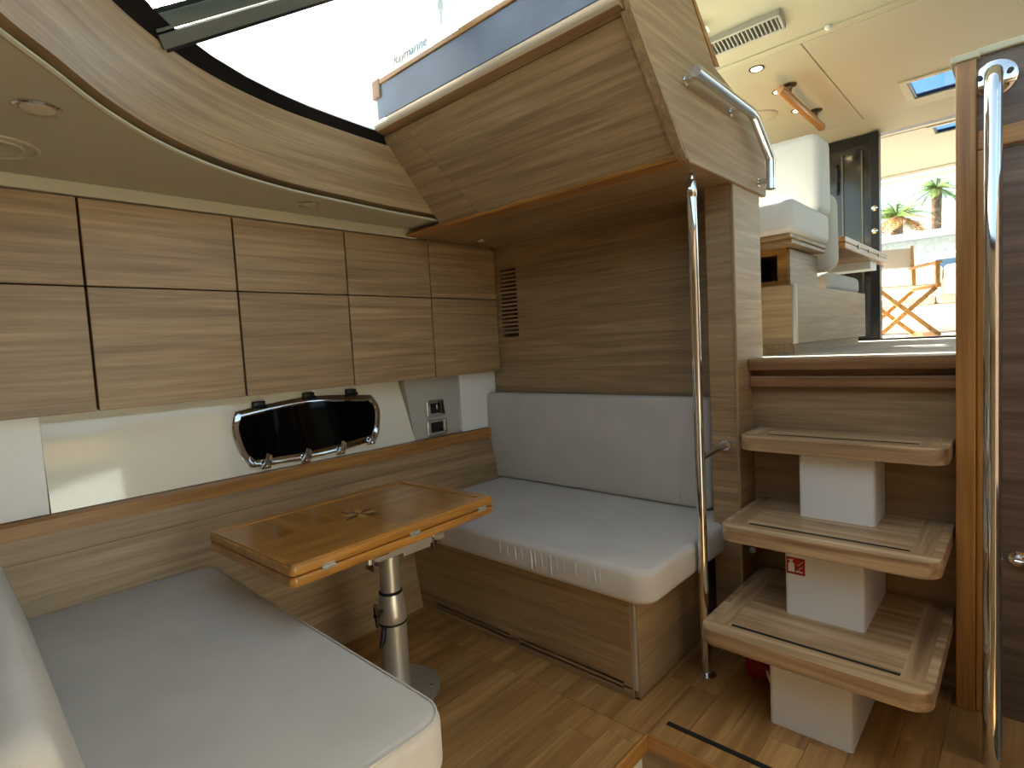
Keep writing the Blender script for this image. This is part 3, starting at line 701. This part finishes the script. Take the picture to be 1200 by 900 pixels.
bm = nb(); tube(bm, [(px-.046, py-.01, .315), (px-.075, py-.025, .316)], .007, 8); lathe(bm, [(.012, 0), (.014, .006), (.008, .012)], (px-.078, py-.027, .310), 'Z', 12)
tube(bm, [(px-.082, py-.030, .275), (px-.080, py-.029, .30), (px-.078, py-.027, .318), (px-.084, py-.03, .34), (px-.086, py-.032, .358)], [.004, .008, .010, .008, .004], 8); obj('clamp_knob', bm, 'black', tb, True)
bm = nb(); tube(bm, [(px-.044, py-.02, .262), (px-.058, py-.03, .25), (px-.068, py-.036, .222), (px-.082, py-.042, .205)], [.005, .009, .009, .006], 8); obj('release_lever', bm, 'black', tb, True)

# ---- stairs
st = thing('companion_steps', 'three bleached wood treads carried on white box pillars', 'stairs', (1.95, .47, 0))
def tread(x0, z, y0=.168, y1=.772):
    x1 = 2.2345; h = .052; R = .055; hx, hy = (x1-x0)/2, (y1-y0)/2
    pts = []
    for q, (sx, sy) in enumerate(((1,1), (-1,1), (-1,-1), (1,-1))):
        rr = R if sx < 0 else .002
        for i in range(9):
            a = (q+i/8)*math.pi/2; pts.append(((x0+x1)/2+sx*(hx-rr)+rr*math.cos(a), (y0+y1)/2+sy*(hy-rr)+rr*math.sin(a)))
    bm = nb(); prism(bm, pts, 'Z', z-h, z, .004, 2); t = obj('tread', bm, 'tread_wood', st, 20)
    bm = nb(); box(bm, (x0+.064, y0+.075, z-.002), (x0+.075, y1-.085, z+.0012)); obj('grip_strip', bm, 'black_rubber', t)
    for ya, yb in ((y0+.022, y0+.074), (y1-.074, y1-.022)):
        bm = nb(); box(bm, (x0+.062, ya, z-.001), (x1-.012, yb, z+.0004)); obj('end_inlay', bm, 'tread_wood_cross', t)
tread(1.635, .28); tread(1.812, .56); tread(2.005, .835)
def pillar_box(x0, x1, z0, z1, y0=.356, y1=.580):
    bm = nb(); prism(bm, [((x0+x1)/2+x, (y0+y1)/2+y) for x, y in rrect((x1-x0)/2, (y1-y0)/2, .012, 4)], 'Z', z0, z1); return obj('support_box', bm, 'white_satin', st, 40)
pillar_box(1.713, 2.05, 0, .229); b2 = pillar_box(1.885, 2.2345, .279, .509); pillar_box(2.052, 2.2345, .559, .784)
# fire-extinguisher sign
sg = tag(obj('extinguisher_sign', box(nb(), (1.8838, .519, .417), (1.8856, .574, .472)), 'red'), 'small red fire extinguisher sign on the middle white stair box', 'sign')
def sgn(pts):
    bm = nb(); prism(bm, [(y-.0045, z-.0275) for y, z in pts], 'X', 1.8834, 1.8842); obj('symbol', bm, 'sign_white', sg)
sgn([(.573, .452), (.5545, .452), (.5545, .478), (.558, .483), (.5695, .483), (.573, .478)])
sgn([(.568, .484), (.5600, .484), (.5600, .489), (.568, .489)])
sgn([(.575, .4885), (.560, .4885), (.558, .494), (.573, .492)])
for k, (y, z) in enumerate(((.549, .457), (.542, .466), (.549, .474), (.541, .482))): sgn([(y, z), (y-.008, z+.004), (y-.014, z+.013), (y-.009, z+.002)])
sgn([(.551, .453), (.530, .453), (.530, .456), (.551, .456)])

# red lifejacket strap and cable ends stowed below the treads
rs = thing('red_bag', 'crumpled red stowed bag below the lowest tread', 'bag', (1.93, .675, 0))
bm = nb(); bmesh.ops.create_icosphere(bm, subdivisions=4, radius=1)
for v in bm.verts:
    d = v.co.copy(); k = 1+.16*math.sin(7*d.x+3*d.z)+.13*math.sin(9*d.y+5*d.x)+.09*math.sin(15*d.z+6*d.y)
    v.co = Vector((1.93+d.x*.045*k, .675+d.y*.05*k, max(.001, .045+d.z*.047*k)))
obj('cover', bm, 'red', rs, 60)
bm = nb(); tube(bm, [(1.90, .65, .06), (1.885, .64, .04), (1.88, .63, .02), (1.885, .625, .004)], .004, 6); obj('drawcord', bm, 'sign_white', rs, True)
cn = thing('cable_gland', 'white knob and red lead on the side below the middle tread', 'fitting', (2.176, .785, .343))
bm = nb(); bmesh.ops.create_uvsphere(bm, u_segments=14, v_segments=10, radius=.012, matrix=T(2.165, .782, .36)); obj('knob', bm, 'sign_white', cn, True)
bm = nb(); tube(bm, [(2.19, .794, .38), (2.19, .77, .372), (2.20, .765, .34), (2.215, .775, .335), (2.22, .794, .35)], .004, 6); obj('lead', bm, 'red', cn, True)

# ---- grab pole between settee and stairs
gp = thing('grab_pole', 'slim chrome grab pole rising past the settee to the console soffit', 'pole', (1.833, .834, 0))
bm = nb(); lathe(bm, [(.034, 0), (.034, .004), (.022, .010), (.0185, .012)], (1.833, .834, 0), seg=28); obj('foot', bm, 'chrome', gp, True)
bm = nb(); lathe(bm, [(.0165, .008), (.0165, 1.70)], (1.833, .834, 0), seg=28); obj('pole', bm, 'chrome', gp, True)
bm = nb(); lathe(bm, [(.0168, 1.665), (.0178, 1.667), (.0178, 1.715), (.014, 1.722), (.009, 1.724), (.009, 1.7505)], (1.833, .834, 0), seg=28); obj('top_sleeve', bm, 'chrome', gp, True)
bm = nb(); tube(bm, [(1.838, .836, .775), (2.075, .842, .782)], .011, 16); lathe(bm, [(.020, 0), (.020, .012)], (2.073, .842, .782), 'X', 20); obj('stay', bm, 'chrome', gp, True)
# ---- stair pole at starboard
gp2 = thing('grab_pole', 'stout chrome handrail pole with round top flange beside the dark door', 'pole', (1.885, .065, 0))
bm = nb(); lathe(bm, [(.050, 0), (.050, .006), (.045, .010)], (2.150, .074, 1.880), 'X', 36)
bmesh.ops.transform(bm, matrix=T(2.15, 0, 0) @ Matrix.Diagonal((-1, 1, 1, 1)) @ T(-2.15, 0, 0), verts=bm.verts[:]); bmesh.ops.reverse_faces(bm, faces=bm.faces[:]); fg = obj('flange', bm, 'chrome', gp2, True)
for a in (.35, math.pi-.35):
    bm = nb(); lathe(bm, [(.0075, -.002), (.006, .002)], (2.138, .074+.036*math.cos(a), 1.880+.008), 'X', 10); obj('screw', bm, 'black', fg, True)
pts = [(2.142, .074, 1.888), (2.120, .074, 1.888), (2.092, .074, 1.876), (2.075, .074, 1.85), (2.066, .074, 1.81), (2.045, .073, 1.6), (1.965, .069, .8), (1.885, .065, 0)]
bm = nb(); tube(bm, pts, .0205, 24); obj('pole', bm, 'chrome', gp2, 60)

# ---- helm console overhanging the settee
hc = thing('helm_console', 'veneered helm console jutting over the settee, with grey dash upholstery', 'console', (1.9, 1.35, 1.75))
Y0, Y1 = .800, 1.945
def quadslab(a, b, y0a, y1a, y0b, y1b, th, name, mat, parent=hc):
    """panel between lower edge a=(x,z) and upper edge b, thickness into the console"""
    n = Vector((b[1]-a[1], 0, -(b[0]-a[0]))).normalized()*th
    bm = nb(); P = [Vector((a[0], y0a, a[1])), Vector((a[0], y1a, a[1])), Vector((b[0], y1b, b[1])), Vector((b[0], y0b, b[1]))]
    hexa(bm, P+[p+n for p in P]); return obj(name, bm, mat, parent)
fp = quadslab((1.697, 1.757), (1.400, 2.078), Y0+.012, 1.70, Y0+.012, 1.80, .02, 'front_panel', 'veneer_Y')
quadslab((1.697, 1.757), (1.400, 2.078), 1.7025, 1.955, 1.8025, 1.955, .02, 'front_panel', 'veneer_Y')
bm = nb(); hexa(bm, [(1.715, .80, 1.75), (2.30, .80, 1.75), (2.30, 2.19, 1.75), (1.715, 2.19, 1.75), (1.715, .80, 1.772), (2.30, .80, 1.772), (2.30, 2.19, 1.772), (1.715, 2.19, 1.772)]); obj('soffit', bm, 'veneer_Y', hc)
bm = nb(); prism(bm, [(1.672, 1.750), (1.665, 1.758), (1.690, 1.775), (1.735, 1.775), (1.735, 1.748)], 'Y', .803, 2.188); obj('soffit_lipping', bm, 'honey_Y', hc)
bm = nb(); nose = [(1.396, 2.083)]
for k in range(9):
    a = math.radians(225-k*100/8-10); nose.append((1.385+.030*math.cos(a), 2.106+.030*math.sin(a)))
nose += [(1.40, 2.134), (1.44, 2.11), (1.43, 2.083)]
prism(bm, nose, 'Y', Y0+.003, Y1-.01); obj('rounded_nose', bm, 'veneer_Y', hc, 50)
bm = nb(); box(bm, (1.368, Y0+.003, 2.132), (1.42, Y1-.02, 2.262), .003); obj('dash_panel', bm, 'dash_vinyl', hc)
bm = nb(); box(bm, (1.362, Y0+.003, 2.262), (1.72, Y1-.05, 2.283), .003); obj('dash_capping', bm, 'honey_Y', hc)
bm = nb(); box(bm, (1.360, Y1-.052, 2.215), (1.44, Y1-.002, 2.288), .004); obj('capping_block', bm, 'honey_Z', hc)
bm = nb(); box(bm, (1.42, Y0+.02, 2.10), (1.70, Y1-.04, 2.262)); obj('dash_core', bm, 'gap_dark', hc)
side = [(1.700, 1.757), (1.718, 1.746), (1.75, 1.746), (2.405, 1.746), (2.412, 1.755), (2.412, 1.94), (2.395, 1.955), (2.29, 2.035), (1.93, 2.10), (1.735, 2.283), (1.362, 2.283), (1.362, 2.13), (1.392, 2.078)]
bm = nb(); prism(bm, side, 'Y', .782, .802, .002, 1); sp_ = obj('side_panel', bm, 'veneer_X', hc)
bm = nb(); prism(bm, [(1.93, 2.100), (1.735, 2.283), (1.735, 2.300), (1.965, 2.112)], 'Y', .779, .84); obj('side_capping', bm, 'honey_X', hc)
bm = nb(); prism(bm, [(1.697, 1.752), (1.390, 2.085), (1.383, 2.080), (1.690, 1.747)], 'Y', .781, .812); obj('edge_lipping', bm, 'veneer_Z', hc)
bm = nb(); prism(bm, [(1.93, 1.80), (1.735, 2.0), (1.735, 2.28), (1.93, 2.095), (2.29, 2.03), (2.40, 1.94), (2.40, 1.775), (1.93, 1.775)], 'Y', .84, 1.94); obj('console_core', bm, 'gap_dark', hc)
# chrome handrail on the console side
hr = thing('handrail', 'cranked chrome handrail on the console side panel above stairs', 'handrail', (1.95, .74, 1.76))
bm = nb()
rail = [(1.672, .735, 1.992), (2.125, .735, 1.990), (2.165, .735, 1.978), (2.318, .735, 1.872), (2.325, .735, 1.862), (2.322, .735, 1.752)]
tube(bm, rail, .0175, 20); obj('rail', bm, 'chrome', hr, 50)
for x, z in ((1.70, 1.988), (2.06, 1.986), (2.322, 1.785)):
    bm = nb(); tube(bm, [(x, .738, z), (x, .783, z)], .011, 14); lathe(bm, [(.017, 0), (.017, .004)], (x, .779, z), 'Y', 18); obj('standoff', bm, 'chrome', hr, True)

# ---- recessed lights and speaker in the saloon ceiling
def downlight(x, y, z, r, label, lit, grp=None, mat='chrome'):
    t = thing('downlight', label, 'downlight', (x, y, z), grp)
    bm = nb(); lathe(bm, [(r, .004), (r, -.003), (r*.92, -.006), (r*.72, -.004), (r*.70, .004)], (x, y, z), seg=32); obj('bezel', bm, mat, t, True)
    bm = nb(); lathe(bm, [(r*.69, .003), (r*.69, -.0042), (r*.5, -.0052)], (x, y, z), seg=24); obj('lens', bm, 'lamp_glow' if lit else 'lamp_off', t, True)
downlight(.246, 1.618, ZH, .046, 'brushed metal downlight beside the round ceiling speaker', False)
downlight(1.095, 2.025, ZH, .044, 'small metal downlight above the middle wall lockers', False)
downlight(2.055, 2.07, 1.750, .032, 'tiny chrome downlight in the wooden console soffit', False)
spk = thing('ceiling_speaker', 'round beige speaker let into the headliner', 'speaker', (.205, 1.955, ZH))
bm = nb(); lathe(bm, [(.098, .004), (.098, -.003), (.092, -.005), (.088, -.002), (.088, .004)], (.195, 1.955, ZH), seg=40); obj('rim', bm, 'headliner', spk, True)
bm = nb(); lathe(bm, [(.087, .003), (.087, -.001), (.066, -.001), (.064, -.005), (.060, -.006), (.055, -.003), (.02, -.003)], (.195, 1.955, ZH), seg=40); obj('grille', bm, 'headliner', spk, True)

# ---- wheelhouse ceiling fittings
for k, (x, y) in enumerate(((3.65, 1.222), (4.10, 1.232), (4.55, 1.243))):
    downlight(x, y, 2.80, .045, ('lit downlight nearest the air grille in the wheelhouse ceiling', 'lit downlight at the middle of the overhead wooden handle', 'lit downlight nearest the smoked door in the wheelhouse ceiling')[k], True, 'lit downlights in the wheelhouse', 'black')
oh = thing('overhead_handle', 'round wooden grab handle on two dark brackets under wheelhouse ceiling', 'handle', (4.35, 1.17, 2.80))
for x in (4.05, 4.66):
    bm = nb(); lathe(bm, [(.045, 0), (.045, -.008), (.016, -.014), (.014, -.075)], (x, 1.155, 2.80), seg=18); obj('bracket', bm, 'steel_dark', oh, True)
bm = nb(); tube(bm, [(3.86, 1.155, 2.72), (3.88, 1.155, 2.72), (4.82, 1.155, 2.72), (4.84, 1.155, 2.72)], [.022, .028, .028, .022], 18); obj('grip', bm, 'honey_X', oh, 50)
# air grille on the sloping cove
nrm = Vector((.20, 0, .54)).normalized(); vx = Vector((0, -1, 0)); vy = Vector((-.54, 0, .20)).normalized()
gc = Vector((3.34, 1.192, 2.872+.004))
GM = frame(gc-nrm*.022, vx, vy)
if (GM.to_3x3() @ Vector((0, 0, 1))).z > 0: GM = frame(gc-nrm*.022, -vx, vy)
ag = thing('air_grille', 'long slatted air grille on the ceiling cove', 'grille', tuple(gc))
def gbox(lo, hi, name, mat):
    bm = nb(); box(bm, lo, hi, .001, 1, GM); return obj(name, bm, mat, ag)
L2, W2 = .215, .055
gbox((-L2+.012, -W2+.012, -.040), (L2-.012, W2-.012, -.036), 'back_plate', 'grey_satin')
bm = nb()
for lo, hi in (((-L2, -W2, -.040), (L2, -W2+.014, .004)), ((-L2, W2-.014, -.040), (L2, W2, .004)), ((-L2, -W2, -.040), (-L2+.014, W2, .004)), ((L2-.014, -W2, -.040), (L2, W2, .004))): box(bm, lo, hi, .002, 1, GM)
obj('frame', bm, 'grey_satin', ag)
for k in range(18):
    x = -L2+.014+(k+.5)*(2*L2-.028)/18; gbox((x-.0035, -W2+.012, -.034), (x+.0035, W2-.012, .003), 'slat', 'grey_satin')
lbl = tag(obj('notice_label', box(nb(), (-.045, -.02, -.001), (.045, .02, .001), M=frame(gc+Vector((-.14, .175, .052))-nrm*.022, vx, vy)), 'sign_white'), 'small white notice label beside the air grille', 'label')
for x in (-.025, .012, .028):
    bm = nb(); box(bm, (x-.004, -.012, -.002), (x+.004, .012, .002), M=frame(gc+Vector((-.14, .175, .052))-nrm*.022, vx, vy)); obj('printed_mark', bm, 'text_grey', lbl)
cs = thing('ceiling_speaker', 'oval dark speaker above the helm seat', 'speaker', (4.45, 1.48, 2.80))
bm = nb(); lathe(bm, [(.12, .004), (.12, -.006), (.108, -.010), (.06, -.012)], (4.45, 1.48, 2.80), seg=32); obj('grille', bm, 'headliner', cs, True)
bm = nb(); lathe(bm, [(.128, .003), (.128, -.004), (.121, -.005)], (4.45, 1.48, 2.80), seg=32); obj('rim', bm, 'grey_satin', cs, True)
ck = tag(obj('ceiling_clip', lathe(nb(), [(.016, .003), (.016, -.006), (.006, -.018)], (3.50, .80, 2.815), seg=14), 'sign_white', smooth=True), 'small white clip on the ceiling joint', 'clip')

# ---- helm seat block
hb = thing('helm_locker', 'long veneered locker carrying the helm seat at the stair head', 'locker', (3.6, 1.3, SOLE))
bm = nb(); box(bm, (2.86, .815, SOLE), (4.22, 1.93, 1.14)); obj('plinth', bm, 'veneer_X', hb)
bm = nb(); box(bm, (2.85, .812, 1.14), (2.868, 1.94, 1.42), .002); obj('front_panel', bm, 'veneer_Y', hb)
bm = nb(); box(bm, (2.875, .80, 1.14), (4.36, .818, 1.42), .002); obj('side_panel', bm, 'veneer_X', hb)
bm = nb(); tube(bm, [(2.861, .812, 1.14), (2.861, .812, 1.42)], .014, 12); obj('corner_post', bm, 'steel', hb, True)
bm = nb(); box(bm, (2.868, .818, 1.14), (4.35, 1.93, 1.415)); obj('carcass', bm, 'veneer_X', hb)
dw = thing('drawer_box', 'small honey fronted cubby box under the helm seat', 'box', (3.1, 1.2, 1.42))
bm = nb(); box(bm, (2.93, .86, 1.42), (2.95, .905, 1.605)); box(bm, (2.93, .905, 1.575), (2.95, 1.6, 1.605)); box(bm, (2.93, .905, 1.42), (2.95, 1.6, 1.45)); box(bm, (2.93, 1.05, 1.45), (2.95, 1.6, 1.575)); obj('front_frame', bm, 'honey_Y', dw)
bm = nb(); box(bm, (2.94, .85, 1.42), (3.42, .868, 1.60), .002); obj('side', bm, 'veneer_X', dw)
bm = nb()
for lo, hi in (((2.95, .868, 1.42), (3.40, 1.6, 1.44)), ((2.95, .868, 1.585), (3.40, 1.6, 1.60)), ((2.95, 1.08, 1.44), (3.40, 1.6, 1.585)), ((3.385, .868, 1.44), (3.40, 1.08, 1.585))): box(bm, lo, hi)
obj('body', bm, 'veneer_X', dw)
hs = thing('helm_chair', 'white leather helm seat with tall squared backrest', 'chair', (3.05, 1.2, 1.60))
bm = nb(); box(bm, (2.80, .80, 1.605), (3.38, 1.62, 1.625), .003); obj('seat_board', bm, 'veneer_Y', hs)
bm = nb(); box(bm, (2.74, .79, 1.625), (3.36, 1.64, 1.645), .004); obj('upper_board', bm, 'veneer_Y', hs)
bm = nb(); slab(bm, .325, .44, .15, .05, .025, T(3.015, 1.205, 1.643), puff=.006); obj('seat_cushion', bm, 'leather_white', hs, 60)
bm = nb(); slab(bm, .44, .205, .22, .05, .04, frame((3.375, 1.205, 1.985), (0, -1, 0), (-.03, 0, 1)), puff=.008, m=5); obj('backrest', bm, 'leather_white', hs, 60)
bm = nb(); slab(bm, .43, .215, .13, .07, .045, frame((3.56, 1.20, 1.735), (0, -1, 0), (-.06, 0, 1)), puff=.01, m=5)
ac = thing('back_cushion', 'rounded beige aft-facing back cushion behind the helm seat', 'cushion', (3.5, 1.2, 1.52)); obj('cover', bm, 'upholstery_beige', ac, 60)
bm = nb(); slab(bm, .41, .55, .115, .06, .035, T(4.02, 1.39, 1.42), puff=.006)
ac2 = thing('seat_cushion', 'grey seat cushion on the helm locker behind the helm seat', 'cushion', (4.02, 1.39, 1.42)); obj('cover', bm, 'upholstery', ac2, 60)
wt = thing('wheelhouse_table', 'folded wooden leaf table with brass hinges behind the helm seat', 'table', (4.4, 1.1, 1.42))
bm = nb(); box(bm, (3.66, .765, 1.690), (4.95, 1.45, 1.722), .004); obj('upper_leaf', bm, 'honey_X', wt)
bm = nb(); box(bm, (3.66, .765, 1.655), (4.95, 1.45, 1.687), .004); obj('lower_leaf', bm, 'honey_X', wt)
for x in (4.0, 4.3, 4.62):
    bm = nb(); box(bm, (x-.02, .761, 1.676), (x+.02, .768, 1.702)); obj('hinge', bm, 'steel_dark', wt)
bm = nb(); box(bm, (4.55, .80, 1.60), (4.75, 1.2, 1.656), .003); obj('slide', bm, 'sign_white', wt)
bm = nb(); lathe(bm, [(.10, SOLE+.01), (.05, SOLE+.03), (.045, SOLE+.5), (.045, 1.655)], (4.62, 1.12, 0), seg=24); obj('pedestal', bm, 'steel', wt, True)

# ---- cockpit: director's chairs, aft bench
def director_chair(cx, cy, label, turn=0):
    t = thing('director_chair', label, 'chair', (cx, cy, SOLE), 'folding director chairs in the cockpit')
    def bar(a, b, w, h, name, mat='teak_chair'):
        a = Vector(a); b = Vector(b); o = Vector((cx, cy, SOLE)); a += o; b += o
        d = (b-a).normalized(); s = d.cross(Vector((0, 0, 1))); s = Vector((1, 0, 0)) if s.length < .05 else s.normalized(); q = s.cross(d).normalized()
        bm = nb(); P = [e+s*x*w/2+q*y*h/2 for e in (a, b) for x, y in ((-1,-1), (1,-1), (1,1), (-1,1))]; hexa(bm, P); obj(name, bm, mat, t)
    for x in (-.22, .22):
        bar((x, -.23, .02), (x, .23, .43), .022, .034, 'leg'); bar((x+.025, .23, .02), (x+.025, -.23, .43), .022, .034, 'leg')
    for y in (-.23, .23):
        bar((-.25, y, .015), (.27, y, .015), .03, .03, 'foot_rail'); bar((-.25, y, .445), (.27, y, .445), .03, .035, 'seat_rail')
        bar((-.25, y, .645), (.27, y, .645), .05, .022, 'armrest')
        bar((-.22, y, .445), (-.22, y, .64), .022, .032, 'arm_post'); bar((.22, y, .445), (.22, y, .64), .022, .032, 'arm_post')
        bar((.23, y, .44), (.26, y, .86), .024, .034, 'back_post')
    bm = nb(); o = Vector((cx, cy, SOLE)); box(bm, o+Vector((-.22, -.22, .452)), o+Vector((.22, .22, .460))); obj('seat_canvas', bm, 'upholstery_beige', t)
    bm = nb(); box(bm, o+Vector((.245, -.23, .66)), o+Vector((.253, .23, .84))); obj('back_canvas', bm, 'upholstery_beige', t)
    t.rotation_euler.z = math.radians(turn)
director_chair(6.28, .90, 'teak director chair with crossed legs in front of the aft bench', 30)
director_chair(6.40, .12, 'teak director chair partly hidden behind the honey door jamb', -20)
ab = thing('cockpit_bench', 'cream upholstered bench across the stern of the cockpit', 'bench', (8.2, .6, SOLE))
bm = nb(); box(bm, (7.85, -1.6, SOLE), (8.7, 1.95, 1.42), .02); obj('base', bm, 'gel_white', ab)
for y0 in (-1.6, -.42, .76):
    bm = nb(); slab(bm, .36, .585, .10, .05, .03, T(8.12, y0+.588, 1.42), puff=.01); obj('seat_pad', bm, 'upholstery_beige', ab, 60)
    bm = nb(); slab(bm, .585, .19, .12, .05, .04, frame((8.62, y0+.588, 1.70), (0, -1, 0), (.1, 0, 1)), puff=.01); obj('back_pad', bm, 'upholstery_beige', ab, 60)

# ---- outside: neighbouring yachts, quay wall, palms
struct('ground_water', box(nb(), (-60, -60, -1.6), (90, 60, -1.5)), 'water')
ny = thing('neighbour_yacht', 'white yacht moored alongside with radar scanner above the side glass', 'boat', (4.5, 7.2, -1.5))
bm = nb(); prism(bm, [(5.6, -1.5), (8.8, -1.5), (9.2, .8), (5.2, .8)], 'X', -6, 12, .1, 2); obj('hull', bm, 'gel_white', ny)
bm = nb(); prism(bm, [(-1, .8), (9, .8), (8.0, 2.6), (1.5, 2.6)], 'Y', 5.8, 8.6, .1, 2); obj('superstructure', bm, 'gel_white', ny)
bm = nb(); box(bm, (.5, 5.86, 1.5), (7.6, 8.54, 2.15), .05); obj('window_band', bm, 'boat_window', ny)
bm = nb(); prism(bm, [(4.0, 2.55), (5.6, 2.55), (5.35, 4.75), (4.45, 4.75)], 'Y', 6.3, 8.1, .05, 2); obj('radar_mast', bm, 'gel_white', ny)
# scanner bar runs athwartships
u_ = Vector((.0, -1, 0)); SC = Vector((4.72, 5.62, 0))
bm = nb(); lathe(bm, [(.22, 4.74), (.20, 4.88), (.10, 4.95), (.08, 5.02)], (4.90, 6.35, 0), seg=24); obj('scanner_pedestal', bm, 'gel_white', ny, True)
bm = nb(); slab(bm, .85, .085, .14, .08, .04, frame((4.97, 6.0, 5.13), (0, -1, 0), (0, 0, 1)), m=4); sca = obj('scanner_bar', bm, 'gel_white', ny, 50)
obj('scanner_lettering', text_mesh('Raymarine', .17, frame((4.824, 6.0, 5.13), (0, -1, 0), (0, 0, 1)), .002, .25), 'text_grey', sca)
bm = nb(); lathe(bm, [(.16, 5.3), (.20, 5.42), (.20, 5.55), (.15, 5.70), (.05, 5.77)], (5.55, 6.1, 0), seg=24); obj('satellite_dome', bm, 'gel_white', ny, True)
bm = nb(); tube(bm, [(5.50, 6.2, 4.5), (5.55, 6.1, 5.35)], .05, 10); obj('dome_post', bm, 'gel_white', ny, True)
bm = nb(); tube(bm, [(5.42, 6.0, 4.6), (5.42, 6.0, 5.95)], .02, 8); lathe(bm, [(.04, 5.86), (.05, 5.9), (.05, 5.98), (.03, 6.02)], (5.42, 6.0, 0), seg=12); obj('antenna', bm, 'grey_satin', ny, True)
bm = nb(); tube(bm, [(5.78, 6.1, 4.6), (5.80, 6.1, 8.5)], .03, 8); obj('whip_mast', bm, 'gel_white', ny, True)
ay = thing('moored_yacht', 'white motor yacht with blue raked windows beyond the stern bench', 'boat', (15, 1, -1.5))
bm = nb(); prism(bm, [(-4.0, -1.5), (6.5, -1.5), (7.0, 1.9), (-4.5, 1.9)], 'X', 13.5, 17.5, .1, 2); obj('hull', bm, 'gel_white', ay)
bm = nb(); prism(bm, [(-3.5, 1.9), (2.1, 1.9), (1.3, 2.62), (-3.0, 2.62)], 'X', 14.2, 16.8, .05, 2); obj('cabin', bm, 'gel_white', ay)
bm = nb(); prism(bm, [(-3.0, 2.08), (1.72, 2.08), (1.36, 2.47), (-2.8, 2.47)], 'X', 14.15, 16.85); obj('window_band', bm, 'boat_window', ay)
bm = nb(); prism(bm, [(.95, 2.0), (1.05, 2.0), (.72, 2.55), (.62, 2.55)], 'X', 14.1, 14.2); obj('window_pillar', bm, 'gel_white', ay)
qw = tag(obj('quay_building', box(box(nb(), (24, -14, -1.5), (26.5, 14, 4.2)), (23.7, -14, 4.1), (26.6, 14, 4.35)), 'concrete'), 'long white quayside building beyond the moored yacht', 'building')
qw2 = thing('terrace_building', 'pale terraced building behind the palms with stepped balconies', 'building', (52, 6, -1.5))
bm = nb(); box(bm, (50, -8, -1.5), (58, 14, 8.6)); obj('wall', bm, 'concrete', qw2)
for z in (6.2, 7.4): 
    bm = nb(); box(bm, (48.6, -8, z), (50, 14, z+.25)); obj('balcony_slab', bm, 'concrete', qw2)
for k in range(7):
    bm = nb(); box(bm, (49.9, 1.2+k*1.6, 6.5), (50.1, 2.2+k*1.6, 7.3)); obj('window', bm, 'boat_window', qw2)
gp3 = tag(obj('stone_pier', box(nb(), (30.2, 5.9, -1.5), (31.0, 6.4, 6.2), .02), 'stone_grey'), 'grey stone gate pier beside the door frame', 'pier')
def palm(x, y, base, zc, R, label, dry=False):
    t = thing('palm_tree', label, 'tree', (x, y, base), 'palms on the quay')
    bm = nb(); tube(bm, [(x, y, base), (x+.05, y+.04, (base+zc)/2), (x, y, zc)], [.28, .2, .22], 12); obj('trunk', bm, 'palm_trunk', t, True)
    for k in range(22):
        az = k*2.399; el = 1.25-1.7*(k/22); L = R*(.85+.3*random.random())
        d = Vector((math.cos(az), math.sin(az), 0)); pts = []
        for s in range(7):
            u = s/6; pts.append(Vector((x, y, zc)) + d*(L*u*math.cos(el)) + Vector((0, 0, L*u*math.sin(el)-L*.55*u*u)))
        bm = nb(); sd = d.cross(Vector((0, 0, 1)))
        for s in range(6):
            for j in range(3):
                p = pts[s].lerp(pts[s+1], j/3); q = pts[s].lerp(pts[s+1], (j+.75)/3); wl = R*.34*math.sin(math.pi*min(1, (s+j/3)/6*.9+.1))
                for sg_ in (-1, 1):
                    e = p+sd*sg_*wl+d*wl*.7+Vector((0, 0, -wl*.45)); vs = [bm.verts.new(c) for c in (p, q, e)]; bm.faces.new(vs)
        tube(bm, pts, [.03*(1-.8*s/6) for s in range(7)], 5)
        obj('frond', bm, 'palm_dry' if (dry and k > 14) else 'palm_leaf', t)
palm(29.5, 4.2, -1.5, 5.9, 1.55, 'bushy palm with low spreading fronds above the quay wall', True)
palm(36, 3.45, -1.5, 8.0, 1.3, 'slimmer upright palm standing farther back')
